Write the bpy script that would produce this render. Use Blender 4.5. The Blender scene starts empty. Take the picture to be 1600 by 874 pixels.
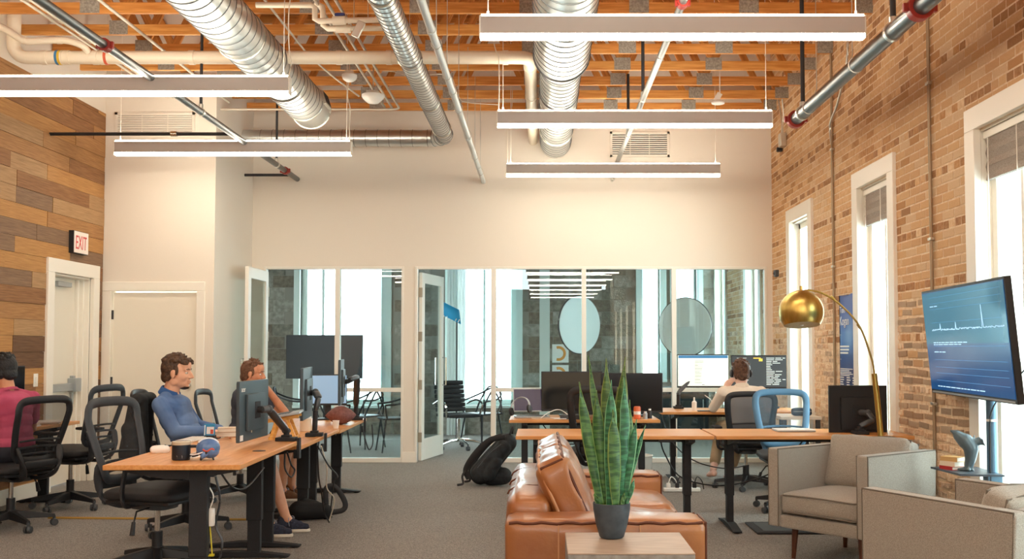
import bpy, bmesh, math, random
from mathutils import Vector as V, Matrix as M, noise as N
random.seed(7)
PI = math.pi
SC = bpy.context.scene
COL = SC.collection

# ---------------------------------------------------------------- camera, sky, exposure
PITCH = math.radians(2.54)
cam_d = bpy.data.cameras.new('camera')
cam = bpy.data.objects.new('camera', cam_d); COL.objects.link(cam)
cam.location = (0, 0, 1.4); cam.rotation_euler = (PI/2 + PITCH, 0, 0)
cam_d.sensor_fit = 'HORIZONTAL'; cam_d.sensor_width = 36; cam_d.lens = 36
cam_d.shift_x = -45/1600; cam_d.shift_y = 37/1600; cam_d.clip_start = .05
SC.camera = cam
W = bpy.data.worlds.new('sky'); SC.world = W; W.use_nodes = True
bg = W.node_tree.nodes['Background']
bg.inputs[0].default_value = (.86, .97, 1, 1); bg.inputs[1].default_value = 8.0
SC.view_settings.view_transform = 'Standard'; SC.view_settings.look = 'None'
SC.view_settings.gamma = 1; SC.view_settings.exposure = 0.50; SC.view_settings.use_curve_mapping = False
SC.cycles.use_denoising = True
SC.cycles.max_bounces = 10; SC.cycles.diffuse_bounces = 5; SC.cycles.transparent_max_bounces = 24
SC.cycles.sample_clamp_indirect = 6
LAMP = 26.0        # radiance of the linear lamps
WARM = (1, .89, .72)

def P(px, py, Y):
    "point of the photograph's pixel at depth Y"
    d = V((0, math.cos(PITCH), math.sin(PITCH))) + V((1, 0, 0))*((px-845)/1600) + V((0, -math.sin(PITCH), math.cos(PITCH)))*((474-py)/1600)
    return V((0, 0, 1.4)) + d*(Y/d.y)

# ---------------------------------------------------------------- materials
def lin(h):
    if isinstance(h, str):
        c = [int(h[i:i+2], 16)/255 for i in (0, 2, 4)]
        c = [x/12.92 if x <= .04045 else ((x+.055)/1.055)**2.4 for x in c]
    else: c = list(h)
    return (*c[:3], 1)
MATS = {}
def mat(name, col, rough=.6, metal=0, col2=None, scale=20, bump=0, bscale=None, stretch=None, spec=.5, emit=None, detail=5, wave=False, contrast=(.35, .65), sheen=0, coat=0, alpha=1):
    m = bpy.data.materials.new(name); m.use_nodes = True; MATS[name] = m
    nt = m.node_tree; b = nt.nodes['Principled BSDF']
    b.inputs['Base Color'].default_value = lin(col); b.inputs['Roughness'].default_value = rough
    b.inputs['Metallic'].default_value = metal; b.inputs['Specular IOR Level'].default_value = spec
    if sheen: b.inputs['Sheen Weight'].default_value = sheen
    if coat: b.inputs['Coat Weight'].default_value = coat; b.inputs['Coat Roughness'].default_value = .15
    if alpha < 1: b.inputs['Alpha'].default_value = alpha
    if emit is not None:
        b.inputs['Emission Color'].default_value = lin(emit[0]); b.inputs['Emission Strength'].default_value = emit[1]
    def tex(sc):
        tc = nt.nodes.new('ShaderNodeTexCoord'); mp = nt.nodes.new('ShaderNodeMapping')
        nt.links.new(tc.outputs['Object'], mp.inputs[0])
        if stretch: mp.inputs['Scale'].default_value = stretch
        oi = nt.nodes.new('ShaderNodeObjectInfo')
        ml = nt.nodes.new('ShaderNodeMath'); ml.operation = 'MULTIPLY'; ml.inputs[1].default_value = 37
        nt.links.new(oi.outputs['Random'], ml.inputs[0]); nt.links.new(ml.outputs[0], mp.inputs['Location'])
        t = nt.nodes.new('ShaderNodeTexNoise'); t.inputs['Scale'].default_value = sc; t.inputs['Detail'].default_value = detail
        nt.links.new(mp.outputs[0], t.inputs['Vector'])
        return t
    if col2:
        t = tex(scale); r = nt.nodes.new('ShaderNodeValToRGB')
        r.color_ramp.elements[0].position, r.color_ramp.elements[1].position = contrast
        r.color_ramp.elements[0].color = lin(col); r.color_ramp.elements[1].color = lin(col2)
        nt.links.new(t.outputs['Fac'], r.inputs[0]); nt.links.new(r.outputs[0], b.inputs['Base Color'])
    if bump:
        t = tex(bscale or scale); bp = nt.nodes.new('ShaderNodeBump'); bp.inputs['Strength'].default_value = bump
        bp.inputs['Distance'].default_value = .01
        nt.links.new(t.outputs['Fac'], bp.inputs['Height']); nt.links.new(bp.outputs[0], b.inputs['Normal'])
    return m
def emis(name, col, s):
    m = bpy.data.materials.new(name); m.use_nodes = True; nt = m.node_tree
    nt.nodes.remove(nt.nodes['Principled BSDF']); e = nt.nodes.new('ShaderNodeEmission')
    e.inputs[0].default_value = lin(col); e.inputs[1].default_value = s
    nt.links.new(e.outputs[0], nt.nodes['Material Output'].inputs[0]); return m
def glassm(name, tint, refl=.0, rough=0):
    m = bpy.data.materials.new(name); m.use_nodes = True; nt = m.node_tree
    nt.nodes.remove(nt.nodes['Principled BSDF'])
    t = nt.nodes.new('ShaderNodeBsdfTransparent'); t.inputs[0].default_value = lin(tint)
    g = nt.nodes.new('ShaderNodeBsdfGlossy'); g.inputs['Roughness'].default_value = rough
    fr = nt.nodes.new('ShaderNodeFresnel'); ge = nt.nodes.new('ShaderNodeNewGeometry'); mr = nt.nodes.new('ShaderNodeMapRange')
    mr.inputs['To Min'].default_value = 1.5; mr.inputs['To Max'].default_value = 1/1.5       # same fresnel on the entry and the exit face of the pane
    nt.links.new(ge.outputs['Backfacing'], mr.inputs['Value']); nt.links.new(mr.outputs[0], fr.inputs[0])
    ad = nt.nodes.new('ShaderNodeMath'); ad.inputs[1].default_value = refl; ad.use_clamp = True
    mx = nt.nodes.new('ShaderNodeMixShader'); nt.links.new(fr.outputs[0], ad.inputs[0]); nt.links.new(ad.outputs[0], mx.inputs[0])
    nt.links.new(t.outputs[0], mx.inputs[1]); nt.links.new(g.outputs[0], mx.inputs[2])
    nt.links.new(mx.outputs[0], nt.nodes['Material Output'].inputs[0]); return m
def meshm(name, col, opa):
    m = bpy.data.materials.new(name); m.use_nodes = True; nt = m.node_tree; b = nt.nodes['Principled BSDF']
    b.inputs['Base Color'].default_value = lin(col); b.inputs['Roughness'].default_value = .8; b.inputs['Alpha'].default_value = opa
    return m

# ---------------------------------------------------------------- geometry collector
def rotm(rx=0, ry=0, rz=0): return M.Rotation(rz, 4, 'Z') @ M.Rotation(ry, 4, 'Y') @ M.Rotation(rx, 4, 'X')
def frame(d, up=(0, 0, 1)):
    d = V(d).normalized(); u = V(up)
    if abs(d.dot(u)) > .98: u = V((1, 0, 0))
    x = u.cross(d).normalized(); y = d.cross(x)
    return x, y, d
class G:
    def __init__(s): s.v = []; s.f = []; s.mi = []; s.cur = 0
    def add(s, vs, fs, T=None):
        o = len(s.v)
        s.v += [(T @ V(p)) if T else V(p) for p in vs]
        s.f += [tuple(i+o for i in f) for f in fs]; s.mi += [s.cur]*len(fs); return s
    def box(s, c, d, R=None):
        x, y, z = [k/2 for k in d]
        vs = [(-x,-y,-z),(x,-y,-z),(x,y,-z),(-x,y,-z),(-x,-y,z),(x,-y,z),(x,y,z),(-x,y,z)]
        fs = [(0,3,2,1),(4,5,6,7),(0,1,5,4),(1,2,6,5),(2,3,7,6),(3,0,4,7)]
        return s.add(vs, fs, M.Translation(c) @ (R or M()))
    def bb(s, x0, x1, y0, y1, z0, z1): return s.box(((x0+x1)/2, (y0+y1)/2, (z0+z1)/2), (x1-x0, y1-y0, z1-z0))
    def rings(s, rings, cap=True, closed=False):
        n = len(rings[0]); vs = [p for r in rings for p in r]; fs = []
        k = len(rings)
        for i in range(k if closed else k-1):
            a, b = i*n, ((i+1) % k)*n
            for j in range(n): fs.append((a+j, a+(j+1) % n, b+(j+1) % n, b+j))
        if cap and not closed: fs.append(tuple(range(n-1, -1, -1))); fs.append(tuple(range((k-1)*n, k*n)))
        return s.add(vs, fs)
    def tube(s, pts, r, n=8, closed=False, flat=1.0, up=(0, 0, 1), cap=True):
        pts = [V(p) for p in pts]; k = len(pts); R = []
        for i, p in enumerate(pts):
            if closed: d = pts[(i+1) % k]-pts[i-1]
            else: d = pts[min(i+1, k-1)]-pts[max(i-1, 0)]
            x, y, _ = frame(d, up); rr = r[i] if isinstance(r, (list, tuple)) else r
            R.append([p + x*(math.cos(a)*rr) + y*(math.sin(a)*rr*flat) for a in [2*PI*j/n for j in range(n)]])
        return s.rings(R, cap, closed)
    def cyl(s, a, b, r, r2=None, n=16): return s.tube([a, b], [r, r if r2 is None else r2], n)
    def lathe(s, prof, n=24, c=(0, 0, 0), T=None):
        T = T or M.Translation(c)
        vs = [(r*math.cos(2*PI*j/n), r*math.sin(2*PI*j/n), z) for r, z in prof for j in range(n)]; fs = []
        for i in range(len(prof)-1):
            for j in range(n): fs.append((i*n+j, i*n+(j+1) % n, (i+1)*n+(j+1) % n, (i+1)*n+j))
        if prof[0][0] > 1e-4: fs.append(tuple(range(n-1, -1, -1)))
        if prof[-1][0] > 1e-4: fs.append(tuple(range((len(prof)-1)*n, len(prof)*n)))
        return s.add(vs, fs, T)
    def ell(s, c, r, n=12, R=None):
        if not isinstance(r, (tuple, list)): r = (r,)*3
        m = max(6, n//2+2); prof = [(max(math.sin(PI*i/m), 1e-5), -math.cos(PI*i/m)) for i in range(m+1)]
        return s.lathe(prof, n, T=M.Translation(c) @ (R or M()) @ M.Diagonal((*r, 1)))
    def prism(s, poly, h, T=None):
        n = len(poly); vs = [(x, y, 0) for x, y in poly]+[(x, y, h) for x, y in poly]
        fs = [tuple(range(n-1, -1, -1)), tuple(range(n, 2*n))]+[(j, (j+1) % n, n+(j+1) % n, n+j) for j in range(n)]
        return s.add(vs, fs, T)
    def soft(s, c, d, r=.03, bulge=(.0, .0, .0), n=8, R=None, wob=0, seed=0):
        "rounded, bulging cushion"
        hx, hy, hz = [k/2 for k in d]; ids = {}; vs = []; fs = []
        def pt(a, b, cc):
            key = (round(a*n), round(b*n), round(cc*n))
            if key in ids: return ids[key]
            q = [math.copysign(abs(t)**.8, t) for t in (a, b, cc)]
            p = V((q[0]*hx, q[1]*hy, q[2]*hz)); inn = V((max(-hx+r, min(hx-r, p.x)), max(-hy+r, min(hy-r, p.y)), max(-hz+r, min(hz-r, p.z))))
            dd = p-inn
            if dd.length > 1e-9: p = inn+dd.normalized()*r
            f = [1-abs(t)**2.2 for t in (a, b, cc)]
            for ax, sg, w in ((0, a, f[1]*f[2]), (1, b, f[0]*f[2]), (2, cc, f[0]*f[1])): p[ax] += sg*bulge[ax]*w
            if wob: p += N.noise_vector(p*9+V((seed, seed*3, 0)))*wob
            ids[key] = len(vs); vs.append(p); return ids[key]
        L = [-1+2*i/n for i in range(n+1)]
        for i in range(n):
            for j in range(n):
                a, b, e, f = L[i], L[i+1], L[j], L[j+1]
                for sg in (-1, 1):
                    q = [(pt(sg, a, e), pt(sg, b, e), pt(sg, b, f), pt(sg, a, f)), (pt(a, sg, e), pt(a, sg, f), pt(b, sg, f), pt(b, sg, e)), (pt(a, e, sg), pt(b, e, sg), pt(b, f, sg), pt(a, f, sg))]
                    for w in q: fs.append(w if sg > 0 else w[::-1])
        return s.add(vs, fs, M.Translation(c) @ (R or M()))
    def mesh(s, name, mats, smooth=True, ang=40):
        me = bpy.data.meshes.new(name); me.from_pydata([tuple(p) for p in s.v], [], s.f)
        for m in (mats if isinstance(mats, (list, tuple)) else [mats]): me.materials.append(m)
        me.polygons.foreach_set('material_index', s.mi)
        if smooth:
            me.polygons.foreach_set('use_smooth', [True]*len(s.f)); me.set_sharp_from_angle(angle=math.radians(ang))
        me.update(); return me
    def obj(s, name, mats, parent=None, smooth=True, bevel=0, loc=None, label=None, ang=40, seg=2, R=None):
        o = bpy.data.objects.new(name, s.mesh(name, mats, smooth, ang)); COL.objects.link(o)
        if parent: o.parent = parent
        if loc: o.location = loc
        if R: o.rotation_euler = R
        if bevel:
            b = o.modifiers.new('b', 'BEVEL'); b.width = bevel; b.segments = seg; b.limit_method = 'ANGLE'; b.angle_limit = math.radians(50)
            if smooth: b.harden_normals = False
        if label: o['label'] = label
        return o
def inst(src, parent=None, loc=None, rot=None, name=None, scale=None, mats=None):
    o = src.copy(); COL.objects.link(o)
    if name: o.name = name
    o.parent = parent
    if loc is not None: o.location = loc
    if rot is not None: o.rotation_euler = rot
    if scale is not None: o.scale = scale
    return o
def meshobj(name, me, parent=None, loc=(0, 0, 0), rot=None, scale=None):
    o = bpy.data.objects.new(name, me); COL.objects.link(o); o.parent = parent; o.location = loc
    if rot is not None: o.rotation_euler = rot
    if scale is not None: o.scale = scale
    return o
def tag(o, label, cat, group=None, kind=None):
    o['label'] = label; o['category'] = cat
    if group: o['group'] = group
    if kind: o['kind'] = kind
    return o
def thing(name, label, cat, loc=(0, 0, 0), rz=0, group=None):
    o = bpy.data.objects.new(name, None); COL.objects.link(o); o.empty_display_size = .1
    o.location = loc; o.rotation_euler = (0, 0, rz); return tag(o, label, cat, group)
def struct(o, label=None):
    o['kind'] = 'structure'
    if label: o['label'] = label
    return o
def sroot(name, label=None):
    o = bpy.data.objects.new(name, None); COL.objects.link(o); return struct(o, label)
def copy_tree(o, parent=None):
    c = o.copy(); COL.objects.link(c); c.parent = parent
    for ch in list(o.children): copy_tree(ch, c)
    return c
def again(o, loc, rz, label):
    c = copy_tree(o); c.location = loc; c.rotation_euler = (0, 0, rz); c['label'] = label; return c
def text(body, size, m, parent, loc, rot, name='lettering', depth=.0008, align='LEFT', sx=1):
    cu = bpy.data.curves.new(name, 'FONT'); cu.body = body; cu.size = size; cu.extrude = depth; cu.align_x = align
    cu.materials.append(m); cu.resolution_u = 2
    o = bpy.data.objects.new(name, cu); COL.objects.link(o)
    dg = bpy.context.evaluated_depsgraph_get(); me = bpy.data.meshes.new_from_object(o.evaluated_get(dg), depsgraph=dg)
    bpy.data.objects.remove(o); bpy.data.curves.remove(cu); o = bpy.data.objects.new(name, me); COL.objects.link(o)
    if not me.materials: me.materials.append(m)
    o.parent = parent; o.location = loc; o.rotation_euler = rot; o.scale = (sx, 1, 1)
    return o
def arcpts(c, r, a0, a1, n, ax='xz'):
    out = []
    for i in range(n+1):
        a = a0+(a1-a0)*i/n; u, w = r*math.cos(a), r*math.sin(a)
        out.append(V(c)+(V((u, 0, w)) if ax == 'xz' else V((0, u, w)) if ax == 'yz' else V((u, w, 0))))
    return out
def spline(pts, k=6):
    pts = [V(p) for p in pts]; q = [pts[0]*2-pts[1]]+pts+[pts[-1]*2-pts[-2]]; out = []
    for i in range(1, len(q)-2):
        a, b, c, d = q[i-1], q[i], q[i+1], q[i+2]
        for j in range(k):
            t = j/k; out.append(.5*((2*b)+(c-a)*t+(2*a-5*b+4*c-d)*t*t+(3*b-a-3*c+d)*t**3))
    return out+[pts[-1]]

# ---------------------------------------------------------------- palette
white = mat('white_paint', 'e6ddd0', .65, bump=.05, bscale=60)
white2 = mat('white_trim', 'f2ece0', .45)
door_w = mat('door_white', 'ece4d4', .5)
frame_w = mat('frame_white', 'e9e4da', .4)
carpet = mat('carpet', '55504b', .95, col2='aaa298', scale=150, bump=.8, bscale=260, detail=4, sheen=.2)
orange_t = mat('timber_orange', 'd08a40', .55, col2='edb263', scale=5, stretch=(.6, 6, 9), bump=.15, detail=6)
orange_d = mat('timber_brown', 'b27034', .6, col2='d49148', scale=5, stretch=(.6, 6, 9), bump=.15, detail=6)
deckm = mat('deck_wood', '94582a', .7, col2='b9743a', scale=4, stretch=(1, 7, 7))
galv = mat('galvanised', 'c9c9c4', .3, .9, col2='d9d6ca', scale=3)
plate_m = mat('plate_steel', 'b4afa4', .6, .15, col2='8d8980', scale=60)
pvc = mat('white_pipe', 'efe2cc', .4)
steel_m = mat('pipe_silver', '8f9190', .4, .7)
steel_d = mat('dark_pipe', '6c6f70', .35, .85)
black_rod = mat('black_rod', '26262a', .5)
red = mat('red_coupling', '9c2a20', .45)
chrome = mat('chrome', 'd8d8d4', .12, 1)
brass = mat('brass', 'd2b468', .34, 1, col2='c2a256', scale=40, stretch=(1, 1, .05))
blackp = mat('black_plastic', '1d1e22', .5)
black2 = mat('black_matt', '17181b', .7, col2='25262b', scale=300)
greyp = mat('grey_plastic', '44484c', .5)
screenb = mat('black_screen', '0c0f13', .12)
silver = mat('silver_plastic', 'a9b0b4', .3, .4)
whitep = mat('white_plastic', 'efece6', .35)
desk_m = mat('desk_wood', 'c98442', .4, col2='dea060', scale=6, stretch=(9, .7, 9), detail=6)
desk_m2 = mat('desk_wood_across', 'cc8846', .4, col2='dea060', scale=6, stretch=(.7, 9, 9), detail=6)
leather = mat('tan_leather', '8a4e2a', .36, col2='b67c4a', scale=3.2, bump=.12, bscale=55, coat=.25, contrast=(.25, .8))
seam_m = mat('leather_seam', '5a2a12', .6)
seam_l = mat('leather_piping', 'c08a5c', .5)
fabric = mat('grey_fabric', '8d857a', .95, col2='aca498', scale=260, bump=.35, bscale=300, sheen=.3, detail=2)
piping = mat('grey_piping', '6f675d', .95)
walnut = mat('walnut', '4a2614', .45, col2='5f3420', scale=14, stretch=(6, 6, .6))
navy = mat('blue_fabric', '3c5f93', .9, col2='4d71a6', scale=160, bump=.2, bscale=200)
glass_p = glassm('partition_glass', (.90, .97, .975), .02)
glass_w = glassm('window_glass', (.93, 1, 1))
lampm = emis('lamp_glow', WARM, LAMP)
lamp_b = mat('lamp_body', 'c6beb8', .5)
# ================================================================ SETTING
XR, XL, YB, YF, ZC, XB, YBUMP = 2.87, -4.8, 12.66, 16.8, 5.5, -3.58, 11.2
REAR = -17.0
g = G(); g.bb(-5.4, 3.4, REAR-.2, YF+.2, -.1, 0); struct(g.obj('floor', carpet, smooth=False), 'grey brown flecked office carpet')
g = G(); g.bb(XL-.2, XR+.3, REAR-.2, YB+.2, ZC, ZC+.1); struct(g.obj('ceiling', deckm, smooth=False), 'brown timber roof deck above the trusses')

def wall_holes(g, axis, fixed0, fixed1, a0, a1, z0, z1, holes):
    "solid wall slabs around rectangular holes (sorted, non overlapping)"
    def put(u0, u1, w0, w1):
        if u1-u0 < 1e-4 or w1-w0 < 1e-4: return
        if axis == 'y': g.bb(fixed0, fixed1, u0, u1, w0, w1)
        else: g.bb(u0, u1, fixed0, fixed1, w0, w1)
    cur = a0
    for h0, h1, b0, b1 in sorted(holes):
        put(cur, h0, z0, z1); put(h0, h1, z0, b0); put(h0, h1, b1, z1); cur = h1
    put(cur, a1, z0, z1)

# ---- right wall: brick
WIN_C = [16.31, 13.8, 11.28, 8.77, 6.27, 3.76, 1.25, -1.25, -3.75, -6.26, -8.76, -11.27, -13.78]
WZ0, WZ1, WH = .42, 2.84, .40
wr = sroot('wall_right', 'old tan brick wall with white trimmed windows')
mortar = mat('mortar', 'f0dcc0', .95, col2='dfc09a', scale=30, bump=.4, bscale=90)
g = G(); wall_holes(g, 'y', XR+.003, XR+.30, REAR, YF, 0, ZC+.1, [(c-WH-.02, c+WH+.02, WZ0, WZ1) for c in WIN_C])
g.obj('mortar', mortar, wr, smooth=False)
BRK = [mat('brick_'+n, a, .9, col2=b, scale=26, bump=.5, bscale=70) for n, a, b in (
    ('tan', 'd0a274', 'dfb78b'), ('rust', 'b98756', 'cb9c6c'), ('pale', 'd8b48a', 'e6c8a2'), ('brown', 'a0724a', 'b88b62'), ('buff', 'd6aa78', 'e3bd90'))]
RUB = [mat('rubble_'+n, a, .95, col2=b, scale=22, bump=1.2, bscale=38) for n, a, b in (
    ('cream', 'e0bf9c', 'f6e2c6'), ('grey', 'b89d84', 'e0c8ac'), ('clay', 'cea684', 'ecd0ae'))]
def brick_mesh(m, jit):
    "unit brick: front towards -X, y and z in -.5 .. .5"
    r = random.Random(jit); vs = []; e = .045
    for x, k in ((.03, .5), (.0018, .5), (0, .5-e)):
        for sy, sz in ((-1, -1), (1, -1), (1, 1), (-1, 1)):
            ky = k if k == .5 else .5-.02
            vs.append((x, sy*(ky-r.random()*.012), sz*(k-r.random()*.03)))
    fs = []
    for a in (0, 4):
        for j in range(4): fs.append((a+j, a+4+j, a+4+(j+1) % 4, a+(j+1) % 4))
    fs.append((8, 11, 10, 9)); gg = G(); gg.add(vs, fs); return gg
bm_unit = {}
for k, mlist in (('b', BRK), ('r', RUB)):
    for i, m in enumerate(mlist):
        for q in range(2): bm_unit[k, i, q] = brick_mesh(m, i*7+q).mesh('brick', m, False)
bl = []
rr = random.Random(3); zc = 0; row = 0; CH = .066
while zc < ZC:
    header = row % 6 == 4
    L = .105 if header else .21; off = rr.random()*L if header else (row % 2)*.105
    y = 3.4-off
    while y < YF:
        y0, y1 = y, y+L; y += L
        segs = [(y0, y1)]
        for c in WIN_C:
            if zc+CH > WZ0-.03 and zc < WZ1+.1:
                a, b = c-WH-.08, c+WH+.08; ns = []
                for s0, s1 in segs:
                    if s1 <= a or s0 >= b: ns.append((s0, s1)); continue
                    if s0 < a: ns.append((s0, a))
                    if s1 > b: ns.append((b, s1))
                segs = ns
        for s0, s1 in segs:
            if s1-s0 > .03: bl.append((s0, s1, zc, header, row))
    zc += CH; row += 1
def visible(s0, s1, z):
    Y = (s0+s1)/2; s = 1600/Y; x = 845+XR*s; yy = 545-(z-1.4)*s
    if not (-20 < yy < 874 and x < 1610): return False
    if z < .75 and Y < 8.2: return False            # behind armchairs and desk
    if 5.6 < Y < 7.2 and .95 < z < 1.75 : return False   # behind the screen
    return Y > 6.1
cand = sorted([b for b in bl if visible(*b[:3])], key=lambda b: -(b[1]-b[0])/(((b[0]+b[1])/2)**3))
single = set(id(b) for b in cand[:300])
stuff = {}
def brick_kind(s0, z):
    rub = z < 1.75+.35*N.noise(V((s0*1.3, z*.6, 3))) and rr.random() < (.95 if z < 1.45 else .6)
    if rub: return 'r', rr.choice((0, 0, 0, 1, 2, 2))
    k = N.noise(V((s0*.8, z*.9, 0)))+rr.random()*.7
    return 'b', (3 if k > .75 else 1 if k > .5 else 0 if k > .25 else 4 if k > 0 else 2)
ST = {}
for b in bl:
    s0, s1, z, header, row = b
    kind, i = brick_kind(s0, z)
    if kind == 'b': i = rr.choice((1, 3, 3)) if header and rr.random() < .7 else (i if i in (0, 2, 4) or rr.random() < .45 else rr.choice((0, 2, 4)))
    gap = .010 if kind == 'b' else .014+rr.random()*.016
    loc = (XR+.0015-rr.random()*.003-(rr.random()*.008 if kind == 'r' else 0), (s0+s1)/2, z+CH/2+(rr.random()-.5)*(.003 if kind == 'b' else .012))
    sc = (1, s1-s0-gap, CH-gap); rot = ((rr.random()-.5)*(.01 if kind == 'b' else .12), 0, 0)
    me = bm_unit[kind, i, rr.randrange(2)]
    if id(b) in single: meshobj('brick', me, wr, loc, rot, sc)
    else: ST.setdefault((kind, i), []).append((me, loc, rot, sc))
g = G(); slots = []
for key, lst in ST.items():
    g.cur = len(slots); slots.append((BRK if key[0] == 'b' else RUB)[key[1]])
    for me, loc, rot, sc in lst:
        T = M.Translation(loc) @ M.Rotation(rot[0], 4, 'X') @ M.Diagonal((*sc, 1))
        g.add([v.co for v in me.vertices], [tuple(p.vertices) for p in me.polygons], T)
o = g.obj('brickwork', slots, wr, smooth=False); o['kind'] = 'stuff'

# ---- windows in the brick wall
shade_m = mat('woven_shade', 'b5aba0', .9, col2='8d8278', scale=60, stretch=(1, 1, 12))
def brick_window(n, c, blind):
    w = sroot('window_%d' % n, ['tall white trimmed window at the far end of the brick wall, beside the glass partition', 'tall white trimmed window behind the blue poster and arc lamp', 'tall white trimmed window behind the tilted screen'][n-1] if n < 4 else 'tall white trimmed window in the brick wall')
    g = G(); t = .15
    for a, b in ((c-WH-t, c-WH), (c+WH, c+WH+t)): g.bb(XR-.03, XR+.02, a, b, WZ0-.02, WZ1)
    g.bb(XR-.03, XR+.02, c-WH-t, c+WH+t, WZ1, WZ1+.15); g.obj('window_casing', white2, w, bevel=.004)
    g = G(); g.bb(XR-.045, XR+.1, c-WH-t, c+WH+t, WZ0-.06, WZ0-.02); g.obj('window_sill', white2, w, bevel=.006)
    g = G(); g.bb(XR+.02, XR+.3, c-WH-.02, c-WH+.0, WZ0, WZ1); g.bb(XR+.02, XR+.3, c+WH, c+WH+.02, WZ0, WZ1); g.bb(XR+.02, XR+.3, c-WH, c+WH, WZ1-.015, WZ1)
    g.obj('reveal', white2, w, smooth=False)
    g = G(); x0, x1 = XR+.085, XR+.145
    for a, b in ((c-WH, c-WH+.07), (c+WH-.07, c+WH)): g.bb(x0, x1, a, b, WZ0, WZ1)
    g.bb(x0, x1, c-WH, c+WH, WZ1-.08, WZ1-.015); g.bb(x0, x1, c-WH, c+WH, WZ0-.02, WZ0+.07); g.bb(x0+.01, x1-.01, c-.02, c+.02, WZ0, WZ1)
    g.obj('sash', white2, w, bevel=.003)
    for a, b in ((c-WH+.07, c-.02), (c+.02, c+WH-.07)):
        g = G(); g.bb(XR+.113, XR+.119, a, b, WZ0+.07, WZ1-.08); g.obj('pane', glass_w, w, smooth=False)
    if blind:
        g = G(); g.bb(XR+.03, XR+.08, c-WH+.01, c+WH-.01, WZ1-.07, WZ1-.02); g.obj('blind_headrail', white2, w, bevel=.004)
        for k in range(6):
            g = G(); g.box((XR+.055, c, WZ1-.095-k*.045), (.02, 2*WH-.04, .05), rotm(ry=.25*(1 if k % 2 else -1))); g.obj('blind_fold', shade_m, w, smooth=False)
        g = G(); g.cyl((XR+.02, c+WH-.1, WZ1-.07), (XR+.02, c+WH-.1, 1.5), .003, n=6); g.cyl((XR+.02, c-.1, WZ1-.07), (XR+.02, c-.1, 1.2), .003, n=6); g.obj('blind_cord', white2, w)
for n, c in enumerate([WIN_C[2], WIN_C[3], WIN_C[4], WIN_C[1], WIN_C[0], WIN_C[5], WIN_C[6]]): brick_window(n+1, c, n in (1, 2))

# ---- left wall: reclaimed planks
wl = sroot('wall_left', 'wall of reclaimed brown wooden planks')
plank_back = mat('plank_backing', '3a2818', .9)
DY0, DY1, DZ1 = 10.05, 10.93, 2.15
g = G(); wall_holes(g, 'y', XL-.3, XL-.018, REAR, YBUMP, 0, 3.99, [(DY0, DY1, 0, DZ1)]); g.obj('plank_backing', plank_back, wl, smooth=False)
PLK = [mat('plank_'+n, a, .75, col2=b, scale=7, stretch=(8, .7, 14), bump=.25, detail=8, contrast=(.3, .7)) for n, a, b in (
    ('brown', '7d5330', '9c6e45'), ('honey', 'a67440', 'c08e54'), ('dark', '5d3f28', '79563a'), ('grey', '745640', '8f7054'), ('tan', '96683c', 'b48452'), ('light', '9c7750', 'b89166'))]
pr = random.Random(11); z = 0
while z < 3.985:
    h = min(.152, 3.99-z); y = YBUMP-.15-pr.random()*1.3
    cuts = [YBUMP-.004]
    while y > 5.2: cuts.append(y); y -= pr.choice((.7, 1.1, 1.5, 2.0))
    cuts.append(5.0)
    for a, b in zip(cuts[1:], cuts[:-1]):
        parts = [(a, b)]
        if z < DZ1+.12:
            q = []
            for s0, s1 in parts:
                if s1 <= DY0-.13 or s0 >= DY1+.13: q.append((s0, s1)); continue
                if s0 < DY0-.13: q.append((s0, DY0-.13))
                if s1 > DY1+.13: q.append((DY1+.13, s1))
            parts = q
        for s0, s1 in parts:
            if s1-s0 < .02: continue
            t = .016+pr.random()*.008
            g = G(); g.bb(-t, 0, -(s1-s0)/2+.0015, (s1-s0)/2-.0015, -h/2+.0015, h/2-.0015)
            gg = G(); gg.bb(0, t, -(s1-s0)/2+.0015, (s1-s0)/2-.0015, -h/2+.0015, h/2-.0015)
            gg.obj('plank', pr.choice(PLK), wl, smooth=False, loc=(XL-.018, (s0+s1)/2, z+h/2))
    z += h
g = G(); g.bb(XL-.018, XL, REAR, 5.0, 0, 3.99); g.obj('plank_field', PLK[0], wl, smooth=False)
g = G(); g.bb(XL-.3, XL, REAR, YBUMP, 3.99, ZC+.1); struct(g.obj('wall_left_upper', white, smooth=False), 'white plaster band above the wooden planks')

# ---- white box wall left of the partition, with the flush door
wb = sroot('wall_alcove', 'white plaster wall jutting out beside the planks')
g = G(); wall_holes(g, 'x', YBUMP, YBUMP+.12, XL-.3, XB, 0, ZC+.1, [(-4.70, -3.765, 0, 2.03)]); g.obj('front_face', white, wb, smooth=False)
g = G(); g.bb(XB-.12, XB, YBUMP+.12, YB+.15, 0, ZC+.1); g.bb(XL-.1, XB, YBUMP+.5, YBUMP+.55, 0, 2.2); g.obj('side_face', white, wb, smooth=False)
d2 = sroot('door_2', 'plain cream flush door with black hinges behind the man in blue')
g = G(); g.bb(-4.685, -3.776, YBUMP+.02, YBUMP+.065, .01, 2.015); g.obj('door_leaf', door_w, d2, bevel=.003)
g = G()
for a, b in ((-4.797, -4.70), (-3.765, -3.675)): g.bb(a, b, YBUMP-.022, YBUMP+.0, 0, 2.03)
g.bb(-4.797, -3.675, YBUMP-.022, YBUMP, 2.03, 2.13); g.obj('door_casing', white2, d2, bevel=.005)
for z in (1.77, 1.04, .25):
    g = G(); g.cyl((-4.69, YBUMP+.012, z-.05), (-4.69, YBUMP+.012, z+.05), .011, n=10); g.obj('hinge', black_rod, d2, label='black door hinge')
g = G(); g.cyl((-3.84, YBUMP+.02, 1.0), (-3.84, YBUMP-.03, 1.0), .02); g.ell((-3.84, YBUMP-.05, 1.0), (.03, .025, .03)); g.obj('door_knob', chrome, d2)

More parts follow.
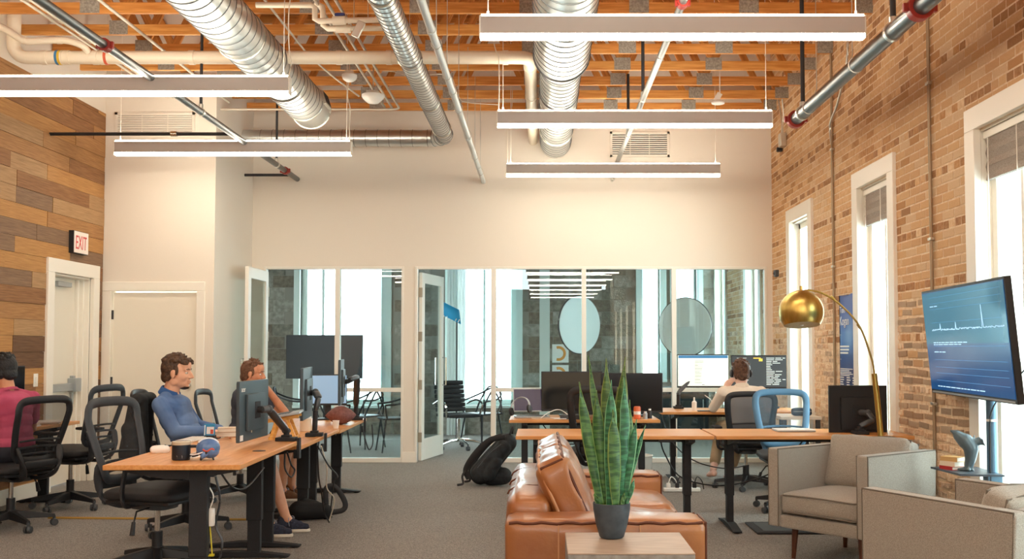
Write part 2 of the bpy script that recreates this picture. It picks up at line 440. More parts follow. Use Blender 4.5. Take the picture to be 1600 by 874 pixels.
# ---- exit door in the plank wall
d1 = sroot('door_1', 'white exit door with push bar deep in the plank wall')
X0 = XL-.018
g = G()
for a, b in ((DY0-.14, DY0), (DY1, DY1+.14)): g.bb(X0, X0+.045, a, b, 0, DZ1)
g.bb(X0, X0+.045, DY0-.14, DY1+.14, DZ1, DZ1+.14); g.obj('door_casing', white2, d1, bevel=.005)
g = G(); g.bb(X0-.25, X0, DY0, DY0+.02, 0, DZ1); g.bb(X0-.25, X0, DY1-.02, DY1, 0, DZ1); g.bb(X0-.25, X0, DY0+.02, DY1-.02, DZ1-.02, DZ1)
g.bb(X0-.25, X0-.05, DY1-.05, DY1-.02, 0, DZ1-.02); g.bb(X0-.25, X0-.09, DY1-.09, DY1-.05, 0, DZ1-.02); g.obj('door_jamb', white2, d1, bevel=.004)
g = G(); g.bb(X0-.17, X0-.12, DY0+.022, DY1-.092, .01, DZ1-.022); g.obj('door_leaf', door_w, d1, bevel=.003)
g = G(); g.box((X0-.085, (DY0+DY1)/2-.03, 1.0), (.05, .66, .08)); g.box((X0-.075, DY1-.16, 1.02), (.09, .13, .14)); g.obj('push_bar', silver, d1, bevel=.006, label='grey push bar')
g = G(); g.box((X0-.10, DY1-.16, .88), (.03, .03, .12)); g.box((X0-.10, DY1-.15, 1.09), (.04, .05, .05)); g.obj('latch', silver, d1, bevel=.004)
g = G(); g.box((X0-.09, (DY0+DY1)/2, DZ1-.09), (.06, .3, .05)); g.obj('door_closer', silver, d1, bevel=.004)
es = thing('exit_sign', 'white exit sign with red letters on the planks above the exit door', 'sign', (XL, 10.53, 2.49))
g = G(); g.bb(0, .055, -.165, .165, -.115, .115); g.obj('sign_box', [blackp], es, bevel=.004)
g = G(); g.bb(.055, .06, -.16, .16, -.11, .11); g.obj('sign_face', mat('sign_face', 'f2e6dc', .4), es, bevel=.002)
text('EXIT', .20, mat('sign_red', 'd6383a', .4), es, (.061, -.135, -.07), (PI/2, 0, PI/2), sx=.62)
sw = thing('light_switch', 'white light switch plate on the planks left of the exit door', 'switch', (XL+.002, 9.74, 1.10))
g = G(); g.bb(0, .008, -.04, .04, -.062, .062); g.obj('switch_plate', whitep, sw, bevel=.003)
g = G(); g.box((.011, 0, 0), (.008, .028, .06), rotm(ry=.06)); g.obj('rocker', whitep, sw, bevel=.002)

# ---- back wall and glass partition
GT = 2.389
g = G(); g.bb(XB, XR+.3, YB, YB+.15, GT+.03, ZC+.1); g.bb(-1.70, -1.55, YB, YB+.15, 0, GT+.03); g.bb(XB-.1, -3.43, YB, YB+.15, 0, GT+.03); g.bb(2.80, XR+.02, YB, YB+.15, 0, GT+.03)
struct(g.obj('wall_back', white, smooth=False), 'white plaster wall above the glass partition')
g = G(); g.bb(-1.71, -1.54, YB-.015, YB, 0, .13); g.obj('baseboard_back', white2, bevel=.004)['kind'] = 'structure'
g = G(); g.bb(XB, XB+.015, YBUMP, YB, 0, .13); g.bb(-3.675, XB+.015, YBUMP-.015, YBUMP, 0, .13); g.obj('baseboard_alcove', white2, bevel=.004)['kind'] = 'structure'
g = G(); g.bb(XR-.015, XR, 5.0, YB, 0, .12); g.obj('baseboard_right', white2, bevel=.004)['kind'] = 'structure'
g = G(); g.bb(XL, XL+.015, 5.0, DY0-.14, 0, .14); g.bb(XL, XL+.015, DY1+.14, YBUMP, 0, .14); g.obj('baseboard_left', white2, bevel=.004)['kind'] = 'structure'
def bay(n, label, x0, x1, mull, panes, rail, door_bays=()):
    w = sroot('window_%d' % n, label); y0, y1 = YB-.01, YB+.09
    g = G(); g.bb(x0, x1, y0, y1, GT-.005, GT+.03)
    g.bb(x0-.03, x0, y0, y1, 0, GT+.03); g.bb(x1, x1+.03, y0, y1, 0, GT+.03)
    for a, b in panes: g.bb(a, b, y0, y1, 0, .055)
    g.obj('partition_frame', frame_w, w, bevel=.004)
    for a, b in mull:
        g = G(); g.bb(a, b, y0, y1, 0, GT); g.obj('mullion', frame_w, w, bevel=.004)
    for a, b in panes:
        g = G(); g.bb(a, b, y0+.01, y1-.01, .865, .915); g.obj('rail', frame_w, w, bevel=.004)
        for z0, z1 in ((.055, .865), (.915, GT)):
            g = G(); g.bb(a, b, YB+.035, YB+.045, z0, z1); g.obj('pane', glass_p, w, smooth=False)
bay(20, 'white framed glass partition bay left of the white pillar', -3.40, -1.725, [(-2.547, -2.484)], [(-2.484, -1.725)], None)
bay(21, 'long white framed glass partition right of the white pillar', -1.527, 2.77, [(-.617, -.554), (.506, .562), (1.62, 1.677)], [(-.554, .506), (.562, 1.62), (1.677, 2.77)], None)
def glass_door(n, label, loc, rz, wd):
    d = sroot('door_%d' % n, label); d.location = loc; d.rotation_euler = (0, 0, rz)
    g = G(); H = 2.35; s = .105
    g.bb(0, s, -.022, .022, .01, H); g.bb(wd-s, wd, -.022, .022, .01, H); g.bb(s, wd-s, -.022, .022, .01, .27); g.bb(s, wd-s, -.022, .022, H-.13, H); g.obj('door_leaf', frame_w, d, bevel=.004)
    g = G(); g.bb(s, wd-s, -.004, .004, .27, H-.13); g.obj('pane', glass_p, d, smooth=False)
    for sy in (-1, 1):
        g = G(); x = wd-.05
        g.tube([(x, sy*.022, 1.28), (x, sy*.07, 1.28), (x, sy*.07, .92), (x, sy*.022, .92)], .01, 8); g.obj('pull_handle', chrome, d)
    for z in (2.1, 1.55, .95, .3):
        g = G(); g.box((-.008, 0, z), (.02, .055, .12)); g.obj('hinge', mat('hinge_steel', 'a89a88', .4, .6) if 'hinge_steel' not in MATS else MATS['hinge_steel'], d, bevel=.003)
glass_door(3, 'glazed white door standing open in front of the alcove wall', (-3.385, YB-.03, 0), -PI/2, .86)
glass_door(4, 'glazed white door swung open into the meeting room beside the pillar', (-1.50, YB+.10, 0), math.atan2(.85, .19), .87)

# ---- meeting room beyond the glass
CB = [mat('block_'+n, a, .95, col2=b, scale=14, bump=.8, bscale=55) for n, a, b in (('grey', '6d6b62', '8a877c'), ('warm', '6a6258', '837b6e'), ('light', '84827a', 'a3a198'))]
wm = sroot('wall_meeting', 'grey concrete block wall behind the meeting room glass')
HB = [(-3.95, -2.55, .48, 3.0), (-1.47, -.40, .48, 3.0), (1.66, 1.96, .9, 3.0), (2.22, 2.56, .9, 3.0)]  # narrow pair is added: stands in for reflected strips and lightens the room
g = G(); wall_holes(g, 'x', YF+.01, YF+.25, -5.0, XR+.3, 0, 3.3, HB); g.obj('mortar', mat('grey_mortar', '8c8a82', .95), wm, smooth=False)
blk = {}
for i in range(3):
    gg = G(); gg.bb(-.195, .195, 0, .05, -.095, .095); blk[i] = gg.mesh('block', CB[i], False)
rr = random.Random(5); z = .1; row = 0
while z < 3.2:
    x = -5.0+(row % 2)*.2
    while x < 3.0:
        hit = any(x+.2 > a and x-.2 < b and z+.1 > c for a, b, c, d in HB)
        if not hit: meshobj('block', blk[rr.randrange(3)], wm, (x, YF-.012+rr.random()*.006, z))
        x += .4
    z += .2; row += 1
g = G(); g.bb(-5.0, XR, YB+.16, YF+.2, 3.2, 3.25); struct(g.obj('ceiling_meeting', mat('dark_ceiling', '6a7074', .8), smooth=False))
g = G(); g.bb(-5.1, -5.0, YB+.1, YF+.2, 0, 3.2); struct(g.obj('wall_meeting_left', mat('grey_wall', 'b9bfbc', .8), smooth=False))
for n, (a, b, c, d) in zip((8, 9, 10, 11), HB):
    w = sroot('window_%d' % n, 'bright tall window at the back of the meeting room' if n < 10 else 'narrow tall window added to stand in for pale reflections in the glass')
    g = G(); y0, y1 = YF+.12, YF+.18
    for u, v in ((a, a+.09*min(1, b-a)), (b-.09*min(1, b-a), b), ((a+b)/2-.02-.35*(n == 8), (a+b)/2+.02-.35*(n == 8)))[:3 if n < 10 else 2]: g.bb(u, v, y0, y1, c, d)
    g.bb(a, b, y0, y1, c, c+.08); g.bb(a, b, y0, y1, d-.08, d); g.obj('sash', mat('teal_white', 'cfe0dc', .5) if n == 8 else MATS['teal_white'], w, bevel=.004)
    g = G(); g.bb(a-.1, a, YF-.045, YF+.1, c, d); g.bb(b, b+.1, YF-.045, YF+.1, c, d); g.bb(a-.1, b+.1, YF-.08, YF+.1, c-.05, c); g.obj('window_casing', MATS['teal_white'], w, bevel=.004)
    g = G(); g.bb(a+.09*min(1, b-a), b-.09*min(1, b-a), YF+.145, YF+.15, c+.08, d-.08); g.obj('pane', glass_w, w, smooth=False)

# ---- rear of the room (behind the camera); high opening added for sky fill
g = G(); wall_holes(g, 'x', REAR-.2, REAR, XL-.3, XR+.3, 0, ZC+.1, [(-4.6, 2.7, 3.85, 5.4)]); struct(g.obj('wall_rear', mat('rear_brick', '8a6a4c', .9), smooth=False))

# ---- roof trusses
TR_LAB = ['farthest roof truss, against the white back wall', 'second roof truss from the white back wall', 'third roof truss from the white back wall', 'fourth roof truss from the white back wall', 'fifth roof truss from the white back wall', 'sixth roof truss from the white back wall', 'seventh roof truss from the white back wall', 'nearest roof truss at the top edge of the picture', 'roof truss just above the picture']
webm = {}
def truss(k):
    y = 12.37-.603*k; x0 = XB if y > YBUMP else XL; x1 = XR; L = x1-x0
    t = thing('roof_truss', 'orange timber '+TR_LAB[min(k, 8)], 'truss', (0, y, 4.3))
    H = 1.08; m = orange_t if k % 2 else mat('timber_mid', 'c47c36', .55, col2='e3a054', scale=5, stretch=(.6, 6, 9), bump=.15, detail=6) if 'timber_mid' not in MATS else MATS['timber_mid']
    g = G(); g.bb(x0, x1, -.019, .019, 0, .095); g.obj('bottom_chord', m, t, smooth=False, bevel=.003)
    g = G(); g.bb(x0, x1, -.019, .019, H, H+.095); g.obj('top_chord', orange_d, t, smooth=False)
    xs = []; x = x1-.12; st = .95; i = 0
    while x > x0+.3: xs.append(x); x -= st/2
    for i, (a, b) in enumerate(zip(xs[:-1], xs[1:])):
        p, q = ((a, 0, .09), (b, 0, H)) if i % 2 == 0 else ((a, 0, H), (b, 0, .09))
        d = V(q)-V(p); R = M.Rotation(-math.atan2(d.z, d.x), 4, 'Y'); key = round(d.length, 3)
        if key not in webm:
            gg = G(); gg.box((0, 0, 0), (d.length, .036, .075)); webm[key] = gg.mesh('web', orange_d, False)
        meshobj('web', webm[key], t, (V(p)+V(q))/2, (0, -math.atan2(d.z, d.x), 0))
    for i in range(0, len(xs), 2):
        for j in (0,):
            if 'pl' not in webm:
                gg = G(); gg.box((0, -.021, 0), (.17, .003, .13)); webm['pl'] = gg.mesh('gusset_plate', plate_m, False)
            meshobj('gusset_plate', webm['pl'], t, (xs[i]+(.05 if i == 0 else 0), 0, .065))
for k in range(9): truss(k)

g = G(); g.bb(-.02, .14, 15.9, 16.06, 0, 3.2); struct(g.obj('column_meeting', mat('column_pale', 'cfd8d2', .6), smooth=False), 'pale square column inside the meeting room')
# ================================================================ CEILING SERVICES
def linear_light(px0, px1, pyb, Y, label, cx=None):
    a, b = P(px0, pyb, Y), P(px1, pyb, Y); x0, x1, z = a.x, b.x, a.z
    if cx: x0, x1, z = cx
    t = thing('linear_pendant_light', label, 'light', ((x0+x1)/2, Y, z), 0, 'linear pendant lights'); h = (x1-x0)/2
    g = G(); g.bb(-h, h, -.035, .035, .028, .138); g.obj('housing', lamp_b, t, bevel=.002)
    g = G(); g.bb(-h+.002, h-.002, -.0345, .0345, 0, .0275); g.obj('lower_diffuser', lampm, t, smooth=False)
    g = G(); g.bb(-h+.01, h-.01, -.033, .033, .1385, .150); g.obj('upper_diffuser', lampm, t, smooth=False)
    g = G()
    for s in (-1, 1): g.bb(s*h-.004, s*h+.004, -.037, .037, .0, .142)
    g.obj('end_cap', white2, t, bevel=.001)
    for s in (-1, 1):
        g = G(); x = s*(h-.05); g.cyl((x, 0, .15), (x, 0, ZC-z), .0035, n=6); g.cyl((x, 0, .142), (x, 0, .18), .008, n=8); g.obj('suspension_cable', white2, t)
    return t
linear_light(750, 1350, 61, 6.42, 'nearest of the right-hand row of white linear lights, at the top of the picture')
linear_light(777, 1206, 199, 9.02, 'middle of the right-hand row of white linear lights, in front of the brown trusses')
linear_light(791, 1125, 276, 11.6, 'farthest of the right-hand row of white linear lights, in front of the back wall vent')
linear_light(-33, 453, 149, 7.87, 'nearer of the two left-hand white linear lights, crossing the big spiral duct')
linear_light(180, 549, 243, 10.36, 'farther of the two left-hand white linear lights, below the alcove wall vent')
for Y, n in zip((3.85, 1.25, -1.4, -4.0, -6.6, -9.2, -11.8, -14.4), ('first', 'second', 'third', 'fourth', 'fifth', 'sixth', 'seventh', 'eighth')):
    linear_light(0, 0, 0, Y, n+' unseen linear light of the right row, nearer than the picture shows', (-.386, 2.05, 3.37)); linear_light(0, 0, 0, Y+1.4, n+' unseen linear light of the left row, nearer than the picture shows', (-4.36, -1.94, 3.37))

def helix(x, z, y0, y1, r, pitch, n=36):
    k = int((y1-y0)/pitch*n); return [V((x+r*math.cos(2*PI*i/n), y0+(y1-y0)*i/k, z+r*math.sin(2*PI*i/n))) for i in range(k+1)]
duct_m = mat('spiral_duct', 'ced2d2', .3, .9, col2='e2e4e2', scale=2.5)
seamd = mat('duct_seam', '7c8082', .45, .8)
def tubeY(g, x, z, y0, y1, r, n=32): g.cyl((x, y0, z), (x, y1, z), r, n=n)
def straps(t, x, z, r, ys):
    for y in ys:
        g = G(); g.tube([(x+(r+.006)*math.cos(a), y, z+(r+.006)*math.sin(a)) for a in [2*PI*i/24 for i in range(24)]], .006, 6, closed=True)
        g.cyl((x, y, z+r), (x, y, 4.32), .003, n=6); g.obj('hanger_strap', galv, t)
# duct A
p = P(487, 172, 10.8)
t = thing('spiral_duct', 'large silver spiral duct with a grille at its open-plan end, above the left lights', 'duct', (0, 0, 0), 0, 'spiral ducts')
g = G(); tubeY(g, p.x, p.z, 5.0, 10.8, .2, 40); g.obj('duct_body', duct_m, t)
g = G(); g.tube(helix(p.x, p.z, 5.0, 10.4, .202, .135, 40), .003, 5); g.obj('spiral_seam', seamd, t)
g = G(); g.tube([(p.x+.204*math.cos(a), 10.78, p.z+.204*math.sin(a)) for a in [2*PI*i/32 for i in range(32)]], .009, 6, closed=True); g.tube([(p.x+.204*math.cos(a), 10.42, p.z+.204*math.sin(a)) for a in [2*PI*i/32 for i in range(32)]], .006, 6, closed=True); g.obj('end_rim', galv, t)
gr = bpy.data.objects.new('side_grille', None); COL.objects.link(gr); gr.parent = t; gr.location = (p.x+.185, 10.6, p.z+.06); gr.rotation_euler = (0, -.3, 0)
g = G(); g.box((0, 0, 0), (.04, .26, .15)); g.obj('grille_frame', galv, gr, bevel=.004)
for i in range(7):
    g = G(); g.box((.022, -.105+i*.035, 0), (.006, .012, .12)); g.obj('slat', black_rod, gr, smooth=False)
straps(t, p.x, p.z, .2, (8.2, 9.6))
# duct B
p = P(697, 216, 12.25)
t = thing('spiral_duct', 'slim silver spiral duct that bends left along the back wall', 'duct', (0, 0, 0), 0, 'spiral ducts')
R = .22
elb = [(p.x-R+R*math.cos(a), 12.25-R+R*math.sin(a), p.z) for a in [PI/2*i/8 for i in range(9)]]
g = G(); g.tube([(p.x, 5.0, p.z)]+elb+[(XB+.0, 12.25, p.z)], .1, 28); g.obj('duct_body', duct_m, t)
g = G(); g.tube(helix(p.x, p.z, 5.0, 12.0, .1015, .095, 36), .0024, 5)
for i in range(5):
    q = elb[i*2]; d = V((-math.sin(PI/2*i*2/8), math.cos(PI/2*i*2/8), 0)); x_, y_, _ = frame(d); g.tube([V(q)+x_*(.102*math.cos(a))+y_*(.102*math.sin(a)) for a in [2*PI*j/20 for j in range(20)]], .004, 5, closed=True)
for i in range(14):
    x = p.x-.4-i*.14
    if x > XB: g.tube([(x, 12.25+.102*math.cos(a), p.z+.102*math.sin(a)) for a in [2*PI*j/20 for j in range(20)]], .003, 5, closed=True)
g.obj('spiral_seam', seamd, t)
straps(t, p.x, p.z, .1, (7.2, 8.8, 10.4, 11.7))
# duct C
p = P(868, 221, 12.5)
t = thing('spiral_duct', 'stepped silver spiral duct running to the back wall above the right lights', 'duct', (0, 0, 0), 0, 'spiral ducts')
g = G(); tubeY(g, p.x, p.z, 5.0, 8.75, .24, 40); g.obj('wide_body', duct_m, t)
g = G(); g.cyl((p.x, 8.75, p.z), (p.x, 9.05, p.z), .245, .192, 40); g.obj('reducer', duct_m, t)
g = G(); tubeY(g, p.x, p.z, 9.05, YB-.06, .19, 40); g.obj('narrow_body', duct_m, t)
g = G(); g.tube(helix(p.x, p.z, 5.0, 8.75, .242, .14, 40), .003, 5); g.tube(helix(p.x, p.z, 9.05, 10.0, .192, .13, 40), .003, 5); g.tube(helix(p.x, p.z, 10.7, 12.55, .192, .13, 40), .003, 5)
for y in (8.75, 9.05, 10.05, 10.6): g.tube([(p.x+(.246 if y < 9 else .194)*math.cos(a), y, p.z+(.246 if y < 9 else .194)*math.sin(a)) for a in [2*PI*i/32 for i in range(32)]], .007, 6, closed=True)
g.obj('spiral_seam', seamd, t); straps(t, p.x, p.z, .19, (10.3, 11.8))

# drain pipe (pvc)
p = P(400, 90, 9.0); zp = p.z; xe = P(828, 95, 9.0).x; xl = P(42, 90, 9.0).x
t = thing('drain_pipe', 'fat cream plastic pipe crossing the ceiling behind the ducts with an elbow at its end', 'pipe')
E = [(xe-.1+.1*math.sin(a), 9.0+.1-.1*math.cos(a), zp) for a in [PI/2*i/6 for i in range(7)]]
E2 = [(xl-.0-.12*math.sin(a), 9.0, zp+.12-.12*math.cos(a)) for a in [PI/2*i/6 for i in range(6, -1, -1)]]
g = G(); g.tube([(xl-.12, 9.0, 4.9)]+E2+E+[(xe, YB, zp)], .058, 24); g.obj('pipe_run', pvc, t)
for px in (70, 95, 105, 150, 162, 300, 530, 608, 790): g = G(); x = P(px, 90, 9.0).x; g.cyl((x-.025, 9.0, zp), (x+.025, 9.0, zp), .064, n=24); g.obj('coupling', pvc, t)
for y in (9.3, 10.4): g = G(); g.cyl((xe, y-.03, zp), (xe, y+.03, zp), .064, n=24); g.obj('coupling', pvc, t)
for px, m, nm in ((93, mat('sticker_yellow', 'e0b93a', .5), 'yellow sticker'), (89, mat('sticker_blue', '3f7fb0', .5), 'blue sticker'), (165, mat('sticker_red', 'd05a3a', .5), 'red sticker')):
    x = P(px, 90, 9.0).x; g = G(); g.tube([(x, 9.0, zp), (x+.022, 9.0, zp)], .0655, 24); g.obj('sticker', m, t, label=nm)
t = thing('branch_pipe', 'thin white plastic pipe joining the cream drain pipe at the upper left', 'pipe')
g = G(); g.tube(spline([P(-40, 30, 8.9), P(5, 44, 8.9), P(36, 63, 8.9), P(60, 64, 8.9), P(100, 63, 8.9), P(128, 71, 8.9), P(138, 82, 8.95)], 4), .03, 16); g.obj('pipe_run', pvc, t)
for px in (38, 93): g = G(); q = P(px, 63, 8.9); g.cyl((q.x-.02, 8.9, q.z), (q.x+.02, 8.9, q.z), .034, n=16); g.obj('coupling', pvc, t)

# white sloping pipe
p = P(755, 283, 12.6)
t = thing('water_pipe', 'straight white pipe hung in wire clevis rings, running to the back wall', 'pipe')
g = G(); tubeY(g, p.x, p.z, 5.0, YB, .027, 16); g.obj('pipe_run', mat('pale_pipe', 'd8dcd8', .4), t)
for y in (6.6, 8.2, 10.0, 11.6): g = G(); tubeY(g, p.x, p.z, y-.03, y+.03, .032, 16); g.obj('coupling', MATS['pale_pipe'], t)
for y in (6.9, 7.7, 8.8, 9.9, 11.0, 12.0):
    g = G(); g.tube([(p.x+.035*math.cos(a), y, p.z+.01+.045*math.sin(a)) for a in [2*PI*i/16 for i in range(16)]], .003, 5, closed=True); g.cyl((p.x, y, p.z+.05), (p.x, y, 4.35), .0035, n=6); g.obj('clevis_hanger', galv, t)

# sprinkler pipes
def sprinkler(end, r, label, y1, reds, rods, m=steel_d, rings=()):
    t = thing('sprinkler_pipe', label, 'pipe', (0, 0, 0), 0, 'sprinkler pipes')
    g = G(); tubeY(g, end.x, end.z, 4.5, y1, r, 20); g.obj('pipe_run', m, t)
    for y in reds:
        g = G(); tubeY(g, end.x, end.z, y-.035, y+.035, r*1.45, 20); g.box((end.x+r*1.5, y, end.z), (r*.8, .03, .05)); g.box((end.x-r*1.5, y, end.z), (r*.8, .03, .05)); g.obj('coupling', red, t, bevel=.003, label='red pipe coupling')
    for y, rr_ in rods:
        g = G(); g.cyl((end.x, y, end.z+r*.5), (end.x, y, 4.38), rr_, n=10); g.obj('hanger_rod', black_rod, t, label='black hanger rod')
        g = G(); g.cyl((end.x, y-.02, end.z), (end.x, y+.02, end.z), r*1.2, n=16); g.cyl((end.x, y, end.z+r), (end.x, y, end.z+r+.04), rr_*1.5, n=10); g.obj('hanger_ring', galv, t)
    for y in rings:
        g = G(); tubeY(g, end.x, end.z, y-.006, y+.006, r*1.08, 20); g.obj('band', whitep, t)
    return t
e1 = P(463, 279, 12.55)
t = sprinkler(e1, .031, 'dark sprinkler pipe crossing the left ceiling past the near left light', 12.6, (7.0, 12.0), ((9.0, .013), (11.6, .013)))
yb = 9.93; g = G(); q = P(93, 208, yb); g.cyl((XL, yb, e1.z), (e1.x, yb, e1.z), .017, n=12); g.obj('branch_line', black_rod, t, label='thin black branch pipe')
g = G(); x = P(272, 208, yb).x; g.cyl((x-.03, yb, e1.z), (x+.03, yb, e1.z), .028, n=12); g.obj('branch_clamp', chrome, t)
g = G(); g.cyl((XB, 12.3, e1.z), (e1.x, 12.3, e1.z), .017, n=12); g.obj('branch_line', black_rod, t, label='thin black branch pipe')
e2 = P(965, 252, 12.55)
t = sprinkler(e2, .027, 'slim silver sprinkler pipe behind the middle right light', 12.6, (6.75,), ((9.4, .016), (11.0, .016)), steel_m, (8.0,))
g = G(); q = P(957, 280, 12.6); g.cyl((q.x, YB, q.z), (q.x, YB-.06, q.z), .022, n=12); g.ell((q.x, YB-.07, q.z), (.028, .02, .028)); o = g.obj('sprinkler_head', galv); o.name = 'sidewall_sprinkler'; tag(o, 'small sidewall sprinkler on the back wall under the farthest right light', 'sprinkler')
e3 = P(1243, 187, 8.75)
t = sprinkler(e3, .052, 'thick dark sprinkler pipe along the brick wall with red couplings', 8.78, (5.85, 8.74), ((6.3, .018), (8.5, .018)), steel_d, (8.3, 7.05))
for y in (7.2, 8.15):
    g = G(); g.tube([(e3.x, y, e3.z+.05), (e3.x+.03, y+.03, e3.z+.12), (e3.x+.03, y+.03, 4.35)], .004, 6); g.obj('hanger_wire', galv, t)

# conduits
def conduit(pts, label, r=.012, m=None, group='ceiling conduits', cat='conduit'):
    g = G(); g.tube(pts, r, 10); o = g.obj('conduit', m or galv); tag(o, label, cat, group); return o
cond_w = mat('conduit_paint', 'cfc6b6', .45, .3)
for i, (px, Y) in enumerate(((603, 11.55), (614, 11.45), (625, 11.35))):
    q = P(px, 171, Y); q.z -= .0
    bend = [(q.x-.1+.1*math.cos(a), Y-.1+.1*math.sin(a), q.z) for a in [PI/2*k/6 for k in range(7)]]
    conduit([(q.x, 5.0, q.z)]+bend+[(XB, Y, q.z)], ('first', 'second', 'third')[i]+' from the left of three parallel conduits between the two left ducts', .013, cond_w)
for i, (px, py, Y) in enumerate(((142, 72, 9.3), (156, 74, 9.3), (254, 78, 9.2))):
    q = P(px, py, Y); conduit([(q.x, 5.0, q.z), (q.x, 11.18, q.z)], ['outer conduit of the pair beside the dark pipe at upper left', 'inner conduit of the pair beside the dark pipe at upper left', 'lone conduit left of the big spiral duct'][i], .014, cond_w)
q = P(470, 80, 9.3); conduit([(q.x, 5.0, q.z+.05), (q.x, 9.6, q.z+.05), (q.x+.12, 10.2, q.z+.0), (q.x+.25, 10.9, q.z-.02)], 'bent conduit right of the big spiral duct', .01, cond_w)
cable_m = mat('white_cable', 'e6dccb', .5)
def cable(pts, label, r=.005, m=None, cat='cable', name='cable', k=6):
    g = G(); g.tube(spline(pts, k), r, 6); o = g.obj(name, m or cable_m); tag(o, label, cat); return o
cable([P(456, -20, 7.8), P(451, 25, 7.8), P(452, 80, 7.8), P(455, 100, 7.8), P(450, 122, 7.8)], 'white cable dropping to the nearer left light beside the big duct')
cable([P(545, 128, 10.2), P(543, 150, 10.2), P(547, 170, 10.2), P(546, 200, 10.2), P(547, 222, 10.3)], 'white cable dropping from the ceiling disc to the farther left light')
cable([P(600, 112, 10.4), P(615, 112, 10.4), P(640, 118, 10.4), P(690, 116, 10.4), P(706, 122, 10.4), P(716, 150, 10.4), P(730, 160, 10.4), P(780, 164, 10.4)], 'looping white cable passing behind the slim spiral duct')
cable([P(770, 60, 8.9), P(775, 80, 8.9), P(779, 90, 8.9), P(780, 130, 8.9), P(779, 172, 9.0)], 'white cable dropping to the middle right light')
cable([P(800, 60, 11.4), P(800, 165, 11.5), P(793, 190, 11.55), P(793, 258, 11.6)], 'white cable dropping to the farthest right light')
# ceiling discs and lights
def disc_light(px, py, Y, r, label):
    q = P(px, py, Y); t = thing('ceiling_fitting', label, 'light fitting', q)
    g = G(); g.lathe([(0, -.05*r/.1), (r*.5, -.045*r/.1), (r*.85, -.015), (r, .01), (r, .03), (r*.6, .035), (0, .035)], 24); g.obj('dome', whitep, t)
    g = G(); g.box((0, 0, .05), (r*1.1, r*.9, .04)); g.cyl((0, 0, .06), (0, 0, 4.34-q.z), .006, n=8); g.obj('mount', galv, t, bevel=.003)
disc_light(583, 153, 10.3, .115, 'white dome fitting between the conduits and the slim duct')
disc_light(546, 122, 10.0, .075, 'small white disc fitting right of the big spiral duct')
q = P(1122, 160, 11.0); t = thing('spot_bracket', 'small white spotlight bracket on the trusses at right', 'light fitting', q)
g = G(); g.lathe([(0, -.02), (.07, -.015), (.075, .0), (.05, .02), (0, .022)], 16); g.obj('spot_disc', whitep, t); g = G(); g.box((0, .0, .06), (.06, .03, .09), rotm(ry=.5)); g.cyl((.02, 0, .09), (.02, 0, ZC-q.z), .006, n=8); g.obj('bracket', whitep, t, bevel=.003)
# valve assembly
t = thing('valve_assembly', 'white water pipes with a blue valve handle near the slim spiral duct', 'valve')
for pts in ([P(400, 8, 7.9), P(486, 8, 7.9), P(492, 12, 7.9), P(492, 30, 7.9), P(498, 33, 7.9), P(596, 31, 7.9)], [P(492, 5, 8.0), P(504, 10, 8.0), P(505, 40, 8.0), P(512, 45, 8.0), P(598, 44, 8.0)]):
    g = G(); g.tube(pts, .022, 14); g.obj('pipe_run', pvc, t)
g = G(); g.cyl(P(520, 32.6, 7.9), P(540, 32, 7.9), .036, n=16); g.cyl(P(525, 45, 8.0), P(548, 45, 8.0), .034, n=16); g.obj('valve_body', pvc, t)
g = G(); g.soft(P(531, 23, 7.9), (.08, .04, .025), .01, n=4); g.obj('handle', mat('handle_blue', '27357c', .4), t, label='blue lever handle')
g = G(); g.box(P(560, 46, 7.85), (.06, .03, .13), rotm(ry=.45)); g.obj('strut_bracket', galv, t, bevel=.003)
g = G(); q = P(553, 30, 7.9); g.cyl(q, (q.x, q.y, 4.36), .004, n=6); q = P(575, 30, 7.9); g.cyl(q, (q.x, q.y, 4.36), .004, n=6); g.obj('hanger_rod', galv, t)

# vents
def vent(px0, px1, py0, py1, Y, label):
    a, b = P(px0, py1, Y), P(px1, py0, Y); w, h = (b.x-a.x), (b.z-a.z)
    t = thing('wall_vent', label, 'vent', ((a.x+b.x)/2, Y, (a.z+b.z)/2), 0, 'air vents')
    g = G(); e = .03
    for s in (-1, 1): g.box((s*(w/2), -.008, 0), (e, .016, h+e)); g.box((0, -.008, s*h/2), (w+e, .016, e))
    for u in (-w/6, w/6): g.box((u, -.007, 0), (.008, .012, h))
    g.obj('frame', white, t, bevel=.002); g = G(); g.box((0, -.002, 0), (w, .003, h)); g.obj('backing', greyp, t)
    n = 11
    for i in range(n):
        g = G(); g.box((0, -.009, -h/2+.012+(h-.024)*i/(n-1)), (w-.02, .013, .013), rotm(rx=.5)); g.obj('slat', white, t, smooth=False)
vent(182, 303, 178, 209, YBUMP, 'white slatted air vent high on the alcove wall above the flush door')
vent(955, 1044, 208, 244, YB, 'white slatted air vent on the back wall behind the far right light')

